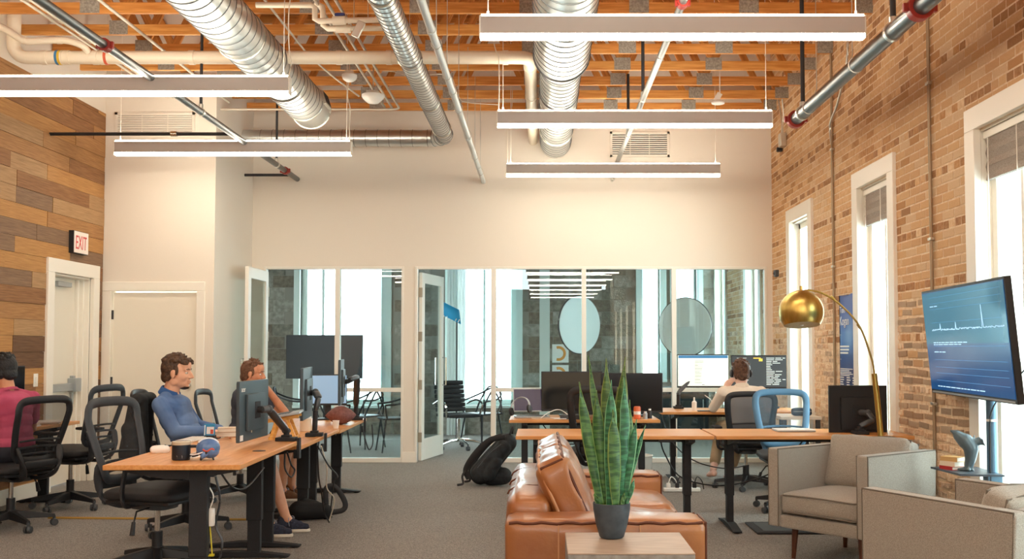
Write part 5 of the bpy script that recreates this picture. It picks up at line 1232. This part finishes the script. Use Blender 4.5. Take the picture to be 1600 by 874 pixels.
p = zl(423, 677, H2); t = thing('phone_stand', 'pale blue folded card between the legs of the wooden laptop stand', 'card', (p.x+.01, p.y-.1, H2)); g = G(); g.box((0, 0, .05), (.055, .006, .1), rotm(rx=-.3, ry=.5)); g.obj('card', mat('card_pale', '8fb6cc', .4), t, bevel=.001); g = G(); g.box((.02, .02, .02), (.05, .03, .035)); g.obj('card_foot', blackp, t, bevel=.002)
p = zl(522, 668, H2); t = thing('football', 'brown leather football on the far left desks', 'ball', (p.x-.04, p.y+.5, H3+.085), math.radians(20))
fb = mat('football', '6e4038', .55, col2='84504a', scale=60, bump=.2)
g = G(); g.lathe([(.001 if k in (0, 14) else .085*math.sin(PI*k/14)**.85, -.14+.02*k) for k in range(15)], 24, T=M.Rotation(PI/2, 4, 'Y')); b = g.obj('ball_skin', fb, t)
g = G(); g.tube([(x, 0, .0862*math.sqrt(max(0, 1-(x/.145)**2))+.001) for x in [-.05+.01*i for i in range(11)]], .003, 6)
for i in range(6): g.box((-.045+.018*i, 0, .084), (.004, .03, .004))
g.obj('laces', hs, b)
p = zl(523, 668, H2); t = thing('paper_cup', 'small white cup beside the football', 'cup', (p.x, p.y+.05, H2 if p.y < 8.6 else H3)); g = G(); g.lathe([(0, 0), (.022, 0), (.03, .07), (.028, .07), (.021, .004), (0, .004)], 20); g.obj('cup_wall', whitep, t)
p = zl(466, 678, H2); t = thing('storage_tin', 'cream canister behind the near monitor arm', 'canister', (p.x+.0, p.y+.25, H2)); g = G(); g.lathe([(0, 0), (.045, 0), (.045, .10), (0, .10)], 24); g.obj('tin_body', cb[0], t, bevel=.003); g = G(); g.lathe([(0, .1), (.047, .1), (.047, .118), (0, .12)], 24); g.obj('tin_lid', whitep, t)
# papers on the wall desk
for i, (y, label) in enumerate(((8.75, 'loose white papers on the wall desk'), (9.2, 'cream notebook on the wall desk'))):
    t = thing('paper_stack', label, 'paper', (-4.42, y, .73), .1+i*.3)
    for k in range(4 if i == 0 else 2):
        g = G(); g.box((.01*math.sin(k*2), .01*math.cos(k*3), .006+k*.012), (.21, .29, .010), rotm(rz=k*.09)); g.obj('sheet', whitep if (k+i) % 2 == 0 else cb[0], t, smooth=False)
t = thing('file_tray', 'grey and white document tray on the wall desk behind the pink tee', 'tray', (-4.50, 8.42, .73), .1)
for k in range(3):
    g = G(); g.box((0, 0, .02+k*.055), (.24, .32, .008)); g.box((0, .156, .04+k*.055), (.24, .008, .04)); g.box((-.116, 0, .04+k*.055), (.008, .32, .04)); g.box((-.11, -.15, .05+k*.045), (.012, .012, .10)); g.obj('tray_shelf', silver, t, bevel=.002)
    g = G(); g.box((0, 0, .034+k*.055), (.21, .29, .018), rotm(rz=.05*k)); g.obj('sheet', whitep, t, smooth=False)
# cables under the left desks
def drop(pts, label, r=.006, m=None, group='cables under the left desks'):
    g = G(); g.tube(spline(pts, 6), r, 6); tag(g.obj('cable', m or blackp), label, 'cable', group)
drop([(-1.74, 7.06, .69), (-1.72, 7.1, .60), (-1.70, 7.12, .56), (-1.71, 7.06, .52), (-1.75, 7.05, .58), (-1.76, 7.08, .68)], 'looped black cable below the near monitor clamp')
drop([(-1.64, 7.55, .69), (-1.66, 7.7, .45), (-1.68, 7.9, .3), (-1.70, 8.1, .12), (-1.68, 8.2, .02)], 'black cable hanging from the middle desk to the floor')
drop([(-1.62, 7.6, .68), (-1.62, 7.8, .5), (-1.66, 8.0, .32), (-1.64, 8.2, .2), (-1.70, 8.3, .015)], 'white cable hanging from the middle desk to the floor', .005, cable_m)
drop([(-1.63, 7.52, .69), (-1.56, 7.55, .55), (-1.52, 7.7, .45), (-1.60, 8.0, .38), (-1.66, 8.25, .3), (-1.7, 8.35, .1)], 'long looping black cable below the middle desk')
drop([(-1.62, 9.87, .67), (-1.60, 9.8, .5), (-1.62, 9.7, .45), (-1.66, 9.72, .55), (-1.70, 9.8, .66)], 'black cable loop under the farthest left desk')
drop([(-1.82, 5.85, .70), (-1.78, 5.95, .60), (-1.74, 6.1, .58), (-1.72, 6.4, .66)], 'black cable sagging under the near desk edge')
drop([(-1.83, 5.80, .68), (-1.81, 5.82, .55), (-1.84, 5.85, .40), (-1.80, 5.84, .3), (-1.84, 5.86, .12), (-1.84, 5.86, .06)], 'cable running down the near desk leg', .007, MATS['arm_grey'])
t = thing('power_brick', 'white power adapter tied to the near desk leg', 'adapter', (-1.845, 5.76, .46)); g = G(); g.soft((0, 0, 0), (.05, .035, .10), .008, n=4); g.obj('adapter_body', whitep, t); g = G(); g.tube(spline([(0, 0, .05), (.02, -.01, .12), (-.02, 0, .2), (-.01, .02, .30)]), .004, 6); g.obj('adapter_cord', whitep, t); g = G(); g.box((.01, 0, -.21), (.03, .02, .012)); g.tube([(0, 0, -.05), (.015, 0, -.21)], .004, 6); g.obj('yellow_clip', mat('clip_yellow', 'd8c92e', .4), t)
t = thing('floor_bag', 'black bag with an upright strap on the floor beside the middle desk legs', 'bag', (-1.86, 8.45, 0), .3)
blob([('c', (-.12, 0, .08), (.08, .0, .07), .08, .065, 0), ('c', (-.08, .03, .12), (.02, .03, .10), .06, .05, 0), ('c', (-.14, 0, .06), (.10, 0, .055), .06, .05, 0)], [mat('bag_black', '101114', .8)], 'bag_body', t, .008, 3)
g = G(); g.tube(spline([(.1, 0, .12), (.10, 0, .25), (.17, .0, .26), (.25, 0, .14), (.24, 0, .07), (.13, 0, .05)], 5), .022, 8, flat=.25, up=(0, 1, 0)); g.obj('strap', blackp, t)
g = G(); A = zl(75, 811, .0); B_ = zl(400, 814, .0); g.tube([V((A.x, A.y, .006)), V((B_.x, B_.y, .006))], .006, 6); g.tube([V((A.x, A.y+.035, .006)), V((B_.x, B_.y+.035, .006))], .006, 6); t = g.obj('floor_cable', mat('cable_yellow', 'b08a3c', .6)); tag(t, 'pair of yellow cables lying across the carpet behind the near left chair', 'cable')
# jacket on the chair of the man in blue
t = thing('black_jacket', 'black jacket hanging over the back of the chair of the man in blue', 'jacket', (-2.97, 7.66, 0))
blob([('c', (-.03, .0, 1.0), (-.05, -.02, .62), .07, .11, 0), ('c', (-.03, .16, 1.0), (-.06, .14, .66), .06, .08, 0), ('c', (-.06, -.06, .8), (-.02, -.1, .58), .07, .06, 0), ('c', (-.02, -.05, 1.02), (-.02, .2, 1.02), .05, .05, 0)], [mat('jacket_black', '1a1c1e', .9, col2='282b2d', scale=14, bump=.6, bscale=20)], 'jacket_body', t, .01, 3)
t = thing('backpack', 'black backpack leaning on the floor beside the leather sofa', 'backpack', (-.50, 10.55, 0), math.radians(-12))
bpm = mat('backpack_black', '1e2226', .8, col2='2d3338', scale=20, bump=.4)
T = rotm(ry=.5)
b = blob([('c', (-.12, 0, .12), (.16, 0, .44), .115, .10, 0), ('c', (-.10, -.09, .12), (.14, -.07, .40), .09, .08, 0), ('c', (-.10, .09, .12), (.14, .07, .40), .09, .08, 0), ('c', (.0, -.13, .13), (.08, -.13, .25), .07, .06, 0), ('c', (-.02, 0, .09), (.12, 0, .10), .09, .09, 0)], [bpm], 'pack_body', t, .008, 4)
for y in (-.09, .09):
    g = G(); g.tube(spline([(.16, y, .50), (.0, y*1.1, .47), (-.15, y*1.2, .33), (-.25, y*1.1, .17), (-.22, y, .07)], 6), .028, 8, flat=.3, up=(0, 1, 0)); g.obj('shoulder_strap', black2, t)
    g = G(); g.tube(spline([(-.24, y*1.1, .18), (-.28, y*1.3, .10), (-.27, y*1.4, .03), (-.33, y*1.5, .012)], 5), .012, 6, flat=.3, up=(0, 1, 0)); g.obj('loose_strap', blackp, t)
g = G(); g.tube(spline([(.2, -.05, .53), (.22, 0, .60), (.2, .05, .53)], 6), .012, 8); g.obj('grab_handle', blackp, t); g = G(); g.tube(spline([(-.10, -.2, .2), (.02, -.21, .34), (.14, -.17, .44)], 6), .004, 6); g.obj('zip', greyp, b)

# ================================================================ THINGS ON THE RIGHT DESKS
t = thing('laptop', 'dark laptop open at the left end of the back desk beside the black screens', 'laptop', (-.10, 9.98, .74), math.radians(6))
g = G(); g.box((0, -.12, .009), (.33, .23, .016)); b = g.obj('laptop_base', silver, t, bevel=.003); g = G(); g.box((0, -.11, .0175), (.29, .11, .002)); g.obj('keyboard_deck', blackp, b)
g = G(); g.box((0, .04, .16), (.33, .008, .23), rotm(rx=-.2)); l = g.obj('laptop_lid', silver, t, bevel=.002); g = G(); g.box((0, .034, .16), (.315, .003, .21), rotm(rx=-.2)); g.obj('screen', mat('screen_violet', '1f1a2c', .25, emit=((.03, .02, .05), .5)), l, smooth=False)
hT = M.Translation((-.19, 9.62, .83)) @ M.Rotation(-.5, 4, 'X') @ M.Rotation(1.2, 4, 'Z')
headphones('dark headphones standing at the left end of the back desk', hT)
t = thing('drink_can', 'orange and white drink can beside the black screens', 'can', (.90, 9.60, .74)); g = G(); g.lathe([(0, 0), (.026, 0), (.033, .008), (.033, .108), (.027, .12), (0, .118)], 24); g.obj('can_body', mat('can_orange', 'd9693c', .35), t); g = G(); g.lathe([(.0334, .045), (.0336, .075)], 24); g.obj('can_band', whitep, t)
for i, (x, y, h, m, l) in enumerate(((.98, 9.64, .07, silver, 'small steel tin right of the orange can'), (1.03, 9.72, .09, blackp, 'small black bottle right of the orange can'))):
    t = thing('small_bottle', l, 'bottle', (x, y, .74)); g = G(); g.lathe([(0, 0), (.022, 0), (.022, h*.7), (.012, h*.85), (0, h*.86)], 16); g.obj('bottle_body', m, t); g = G(); g.lathe([(0, h*.85), (.013, h*.85), (.013, h), (0, h)], 12); g.obj('bottle_cap', whitep, t)
t = thing('document_tray', 'tan pad and loose papers in front of the dark laptop', 'paper', (.03, 9.65, .74), .1)
for k, (x, y, w, d, m) in enumerate(((0, .0, .24, .16, cb[2]), (.17, -.04, .2, .14, whitep), (.33, -.03, .12, .2, greyp))):
    g = G(); g.box((x, y, .004+k*.004), (w, d, .006), rotm(rz=.2*k)); g.obj('sheet', m, t, smooth=False)
t = thing('external_drive', 'small black dock box beside the hidden black chair on the back desk', 'dock', (.28, 9.62, .74)); g = G(); g.box((0, 0, .02), (.2, .11, .04)); g.obj('dock_body', greyp, t, bevel=.004); g = G(); g.tube(spline([(0, .05, .02), (-.1, .12, .08), (-.2, .08, .06), (-.28, 0, .01)]), .004, 6); g.obj('dock_cord', whitep, t)
t = thing('charger_bottle', 'slim white bottle on the desk of the man with headphones', 'bottle', (1.62, 10.85, .745)); g = G(); g.lathe([(0, 0), (.024, 0), (.026, .01), (.026, .09), (.01, .105), (.008, .14), (0, .142)], 20); g.obj('bottle_body', whitep, t); g = G(); g.tube(spline([(.12, .05, .16), (.19, .05, .10), (.17, .03, .0)]), .005, 6); g.obj('charger_cord', whitep, t)
t = thing('phone', 'dark phone lying at the edge of the back desk', 'phone', (1.70, 10.70, .745)); g = G(); g.box((0, 0, .006), (.14, .07, .009)); g.obj('phone_body', greyp, t, bevel=.003); g = G(); g.box((0, 0, .0112), (.13, .064, .001)); g.obj('phone_screen', screenb, t)
t = thing('tablet', 'closed silver laptop lying on the brick-side desk', 'laptop', (2.02, 8.22, .74)); g = G(); g.box((0, 0, .006), (.3, .21, .010)); g.obj('lower_half', silver, t, bevel=.003); g = G(); g.box((0, 0, .0145), (.3, .21, .006)); g.obj('upper_half', whitep, t, bevel=.002)
t = thing('window_table', 'small white table against the far window with a dark case on it', 'table', (2.56, 10.35, 0))
g = G(); g.box((0, 0, .715), (.4, .5, .03)); g.obj('table_top', white2, t, bevel=.003)
for sx in (-1, 1):
    for sy in (-1, 1): g = G(); g.box((sx*.17, sy*.22, .35), (.04, .04, .70)); g.obj('leg', greyp, t, bevel=.003)
t = thing('glasses_case', 'dark blue pouch on the white window table', 'case', (2.60, 10.25, .73)); g = G(); g.soft((0, 0, .04), (.2, .09, .08), .03, n=6); g.obj('case_body', mat('case_navy', '33475c', .6), t); g = G(); g.box((0, -.046, .045), (.18, .003, .006)); g.obj('zip', silver, t)
t = thing('floor_mat', 'flat black standing mat under the brick-side desk', 'mat', (2.05, 8.02, 0)); g = G(); g.bb(-.42, .42, -.24, .24, .0, .016); g.obj('mat_body', black2, t, bevel=.008); g = G(); g.bb(-.36, .36, -.19, .19, .016, .02); g.obj('mat_top', greyp, t, bevel=.003)
t = thing('waste_bin', 'white waste bin below the back desk behind the sofa', 'bin', (1.02, 10.6, 0)); g = G(); g.lathe([(0, 0), (.1, 0), (.13, .30), (.135, .305), (.127, .30), (.098, .01), (0, .01)], 24); g.obj('bin_wall', whitep, t); g = G(); g.tube([(.132*math.cos(a), .132*math.sin(a), .302) for a in [2*PI*i/24 for i in range(24)]], .005, 6, closed=True); g.obj('bin_rim', whitep, t)
t = thing('power_strip', 'white power strip with plugs on the carpet under the back desks', 'power strip', (1.38, 10.1, 0)); g = G(); g.box((0, 0, .02), (.36, .06, .035)); g.obj('strip_body', whitep, t, bevel=.006)
for k in range(4): g = G(); g.soft((-.13+k*.085, 0, .06), (.04, .04, .05), .008, n=4); pl = g.obj('plug', blackp if k % 2 else whitep, t); g = G(); g.tube(spline([(-.13+k*.085, 0, .08), (-.1+k*.085, .02, .14), (-.05+k*.085, .06, .10), (-.02+k*.085, .12, .01)]), .005, 6); g.obj('plug_cord', blackp if k % 2 else whitep, pl)
for pts, l in (([(1.30, 11.05, .70), (1.35, 10.6, .45), (1.50, 10.2, .30), (1.75, 9.9, .25), (2.0, 9.9, .28)], 'black cable sagging below the desk of the man with headphones'), ([(.95, 8.2, .69), (1.0, 8.3, .55), (1.15, 8.35, .35), (1.5, 8.3, .30), (1.9, 8.3, .42), (2.1, 8.25, .66)], 'long black cable sagging between the front right desks'), ([(.0, 9.95, .69), (.15, 9.9, .52), (.35, 9.95, .48), (.6, 9.9, .60), (.75, 9.9, .69)], 'black cable sagging under the desk of the black screens')):
    drop(pts, l, .006, blackp, 'cables under the right desks')

# ================================================================ BANNER, SHARK, BOOKS
t = thing('poster_banner', 'blue vertical poster with white lettering on the brick behind the arc lamp', 'poster', (2.855, 9.52, 0))
bm_ = mat('banner_blue', '2b5fb0', .45); wt = mat('banner_white', 'f0f2f6', .5)
g = G(); g.rings([[V((x, -.27+.54*i/12, zz+(.012*math.sin(i*.6) if zz > 1.5 else 0))) for i in range(13)] for x, zz in ((0, .98), (0, 1.895))], cap=False); ob = g.obj('banner_cloth', bm_, t); md = ob.modifiers.new('s', 'SOLIDIFY'); md.thickness = .004
RB = (PI/2, 0, -PI/2)
text('Tom', .09, wt, t, (-.006, .235, 1.735), RB, sx=1.0); text('Kogan', .12, wt, t, (-.006, .24, 1.62), RB, sx=.95)
g = G(); r9 = random.Random(9)
for z0, n, hh, L0 in ((1.42, 3, .016, .34), (1.21, 5, .008, .40)):
    for i in range(n): L = L0*(.7+.3*r9.random()); g.box((-.006, .235-L/2, z0-i*hh*1.9), (.001, L, hh))
for cx_ in (.235, .04, -.14):
    for i in range(5): L = .13*(.6+.4*r9.random())*(.6 if cx_ < 0 else 1); g.box((-.006, cx_-L/2, 1.13-.0-i*.022), (.001, L, .010))
for z in (1.53, 1.30, 1.17): g.box((-.006, .22, z), (.001, .03, .004))
g.obj('small_print', wt, t, smooth=False)['kind'] = 'stuff'
t = thing('shark_figurine', 'grey shark figurine standing on its tail on the screen stand shelf', 'figurine', (2.665, 6.42, .637), math.radians(-90))
# modelled in a local frame: +y towards the wall's far end is not needed; x right in view is local -... built with x as view-right via rotation of 90 degrees
shk = mat('shark_grey', '5f7078', .3, col2='4c5a62', scale=6); 
def S(u, v, w=0): return (-w, u, v)          # u view-right, v up
pr = [('c', S(.0, .02), S(.012, .07), .022, .03, 0), ('c', S(.012, .07), S(.015, .12), .03, .040, 0), ('c', S(.015, .12), S(-.01, .165), .040, .038, 0), ('c', S(-.01, .165), S(-.055, .20), .036, .020, 0), ('c', S(-.055, .20), S(-.085, .215), .020, .006, 0), ('c', S(-.02, .15), S(-.055, .185), .03, .02, 0),
      ('c', S(.03, .16), S(.065, .165), .022, .014, 0), ('c', S(.055, .17), S(.085, .14), .016, .004, 0), ('c', S(.03, .155), S(.07, .15), .016, .008, 0), ('c', S(-.0, .01), S(-.05, .008), .012, .008, 0), ('c', S(0, .012), S(.02, .004), .012, .01, 0), ('c', S(.02, .12, .035), S(.035, .19, .055), .016, .004, 0), ('c', S(0, .01, .03), S(0, .01, -.03), .01, .01, 0)]
b = blob(pr, [shk], 'shark_body', t, .0045, 3)
g = G(); g.ell(S(-.022, .178, .034), .008, 12); ey = g.obj('eye', eye_w, b); g = G(); g.ell(S(-.024, .179, .041), .004, 10); g.obj('pupil', blackp, ey)
g = G(); g.tube([S(-.07, .195, .017), S(-.045, .165, .028), S(-.02, .15, .034)], .0025, 6); g.obj('mouth', blackp, b)
t.rotation_euler = (0, 0, math.radians(-110)); t.scale = (1.15, 1.15, 1.15)
rd = mat('book_red', 'b3262a', .5); crm = mat('book_gold', 'c9a066', .6)
for i, (m, h, l) in enumerate(((rd, .022, 'red book at the bottom of the small stack beside the shark'), (cb[0], .03, 'cream book in the middle of the small stack beside the shark'), (crm, .028, 'tan book on top of the small stack beside the shark'))):
    book(l, (2.60+.004*i, 6.52, .637+(0, .0222, .0524)[i]), .3+.15*i, (.09, .12, h), m, 'small books on the screen stand shelf')

# ================================================================ MEETING ROOM
monitor('large black television behind the glass in the meeting room', (-3.42, 16.2), math.radians(-3), 1.22, .69, 1.27, scr=mat('tv_black', '10161d', .5), thick=.05, name='television', stand=.03)
def wire_chair(label, loc, rz):
    t = thing('wire_chair', label, 'chair', (*loc, 0), rz, 'black wire back chairs'); m = blackp
    g = G(); g.soft((0, 0, .45), (.44, .44, .03), .014, n=6); g.obj('seat', m, t)
    for sx in (-1, 1):
        for sy in (-1, 1): g = G(); g.tube([(sx*.17, sy*.17, .45), (sx*.23, sy*.22, 0)], [.014, .010], 8); g.obj('leg', m, t)
    for k, pts in enumerate(([(.2, -.26, .64), (.0, -.28, .66), (-.2, -.2, .74), (-.25, 0, .82), (-.2, .2, .74), (0, .28, .66), (.2, .26, .64)], [(-.2, -.2, .46), (-.24, -.15, .6), (-.24, .05, .84), (-.2, .2, .66), (-.1, .22, .46)], [(-.2, .2, .46), (-.24, .15, .6), (-.24, -.05, .84), (-.2, -.2, .66), (-.1, -.22, .46)])):
        g = G(); g.tube(spline(pts, 5), .013, 8); g.obj('back_loop', m, t)
    for s in (-1, 1): g = G(); g.tube([(.2, s*.26, .64), (.16, s*.2, .45)], .012, 8); g.obj('arm_support', m, t)
wire_chair('black wire chair behind the left glass pane, nearest the pillar', (-1.98, 14.05), math.radians(200)); wire_chair('black wire chair behind the left glass pane, at its middle', (-2.52, 14.55), math.radians(150))
wire_chair('black wire chair behind the open glass bay, beside the black television', (-3.62, 14.9), math.radians(10)); wire_chair('black wire chair behind the chrome-based chair through the open door', (-.86, 15.0), math.radians(-130))
wire_chair('black wire chair behind the left glass pane, at its left end', (-2.85, 13.85), math.radians(30))
t = thing('conference_chair', 'ribbed office chair on a chrome base seen through the open glass door', 'chair', (-1.15, 14.35, 0), math.radians(-60))
for k in range(5):
    a = 2*PI*k/5; d = V((math.cos(a), math.sin(a), 0)); g = G(); g.tube([V((0, 0, .13)), d*.16+V((0, 0, .12)), d*.31+V((0, 0, .085))], [.028, .02, .014], 8); lg = g.obj('base_leg', chrome, t); g = G(); g.cyl(d*.31+V((-.02*d.y, .02*d.x, .03)), d*.31+V((.02*d.y, -.02*d.x, .03)), .03, n=14); g.cyl(d*.31+V((0, 0, .03)), d*.31+V((0, 0, .09)), .01, n=8); g.obj('caster', greyp, lg)
g = G(); g.cyl((0, 0, .1), (0, 0, .42), .028, n=16); g.obj('column', chrome, t)
for k in range(7): g = G(); g.soft((-.2+k*.068, 0, .47), (.072, .48, .05), .02, n=4); g.obj('seat_rib', black2, t)
for k in range(7): g = G(); g.soft((-.25-.03*k*.5, 0, .54+k*.062), (.045, .46, .066), .02, n=4); g.obj('back_rib', black2, t)
for s in (-1, 1): g = G(); g.tube(spline([(.15, s*.25, .45), (.18, s*.28, .62), (.0, s*.28, .68), (-.26, s*.26, .62)], 5), .014, 8); g.obj('armrest', chrome, t)
t = thing('blue_flag', 'bright blue banner with white fringe on a thin black pole in the meeting room', 'flag', (-1.28, 15.6, 0))
g = G(); g.cyl((0, 0, 0), (0, 0, 1.95), .012, n=8); g.cyl((0, 0, 0), (0, 0, .03), .15, n=20); g.obj('pole', blackp, t)
fbm = mat('flag_blue', '2f9fd0', .6)
g = G(); g.rings([[V((-.24+.27*i/10+dx, -.02-.05*math.sin(PI*i/10), 1.95-.014*i+dz)) for i in range(11)] for dx, dz in ((0, 0.18), (.03, -.04))], cap=False); o = g.obj('flag_cloth', fbm, t); md = o.modifiers.new('s', 'SOLIDIFY'); md.thickness = .006
for i in range(6): g = G(); g.box((-.2+.047*i, -.05-.01, 1.88-.012*i), (.012, .01, .05), rotm(ry=.5)); g.obj('fringe', whitep, t)
dm = mat('disc_pale', 'dfe6e6', .5)
for X_, Y_, Z_, rz_, l in ((.55, 14.6, 1.74, .75, 'left one of two large round pale discs hanging behind the glass'), (2.03, 14.4, 1.70, -.6, 'right one of two large round pale discs hanging behind the glass')):
    t = thing('hanging_disc', l, 'panel', (X_, Y_, Z_), rz_, 'round pale discs')
    g = G(); g.cyl((0, -.015, 0), (0, .015, 0), .41, n=56); g.obj('disc', dm, t, bevel=.004); g = G(); g.tube([(.412*math.cos(a), 0, .412*math.sin(a)) for a in [2*PI*i/56 for i in range(56)]], .012, 6, closed=True); g.obj('rim', greyp, t)
    for s in (-1, 1): g = G(); g.cyl((s*.2, 0, .36), (s*.2, 0, 3.2-Z_), .004, n=6); g.obj('wire', silver, t)
for z, l in ((1.32, 'upper'), (.98, 'lower')):
    t = thing('art_print', l+' white print with an orange curve on the meeting room wall', 'print', (.32, 16.775, z)); g = G(); g.box((0, 0, 0), (.27, .02, .30)); g.obj('print_board', whitep, t, bevel=.002)
    g = G(); g.tube([(.1*math.cos(a)-.03, -.012, .1*math.sin(a)) for a in [-1.9+3.8*i/16 for i in range(17)]], .022, 6, flat=.2, up=(0, 1, 0)); g.obj('orange_curve', mat('art_orange', 'e59a4a', .5) if z > 1.2 else MATS['art_orange'], t)
t = thing('meeting_sideboard', 'dark low cabinet at the back of the meeting room', 'cabinet', (1.55, 16.4, 0)); g = G(); g.box((0, 0, .40), (2.2, .45, .78)); g.obj('cabinet_body', mat('cabinet_dark', '26323a', .5), t, bevel=.005)
for k in range(3): g = G(); g.box((-.72+k*.72, -.235, .40), (.70, .02, .72)); dr = g.obj('cabinet_door', MATS['cabinet_dark'], t, bevel=.004); g = G(); g.cyl((-.72+k*.72+.28, -.26, .45), (-.72+k*.72+.28, -.26, .6), .007, n=8); g.obj('handle', silver, dr)
t = thing('meeting_curtain', 'sheer white curtain beside the bright window through the open glass door', 'curtain', (-1.36, 16.6, 0))
g = G(); g.rings([[V((-.16+.32*i/30*(1 if z > 1 else .9), .03*math.sin(i*1.3), z)) for i in range(31)] for z in (.004, 1.2, 3.0)], cap=False); o = g.obj('curtain_cloth', meshm('sheer_white', 'dfe8e6', .8), t); g = G(); g.cyl((-.3, 0, 3.02), (1.2, 0, 3.02), .012, n=8); g.obj('rail', silver, t)
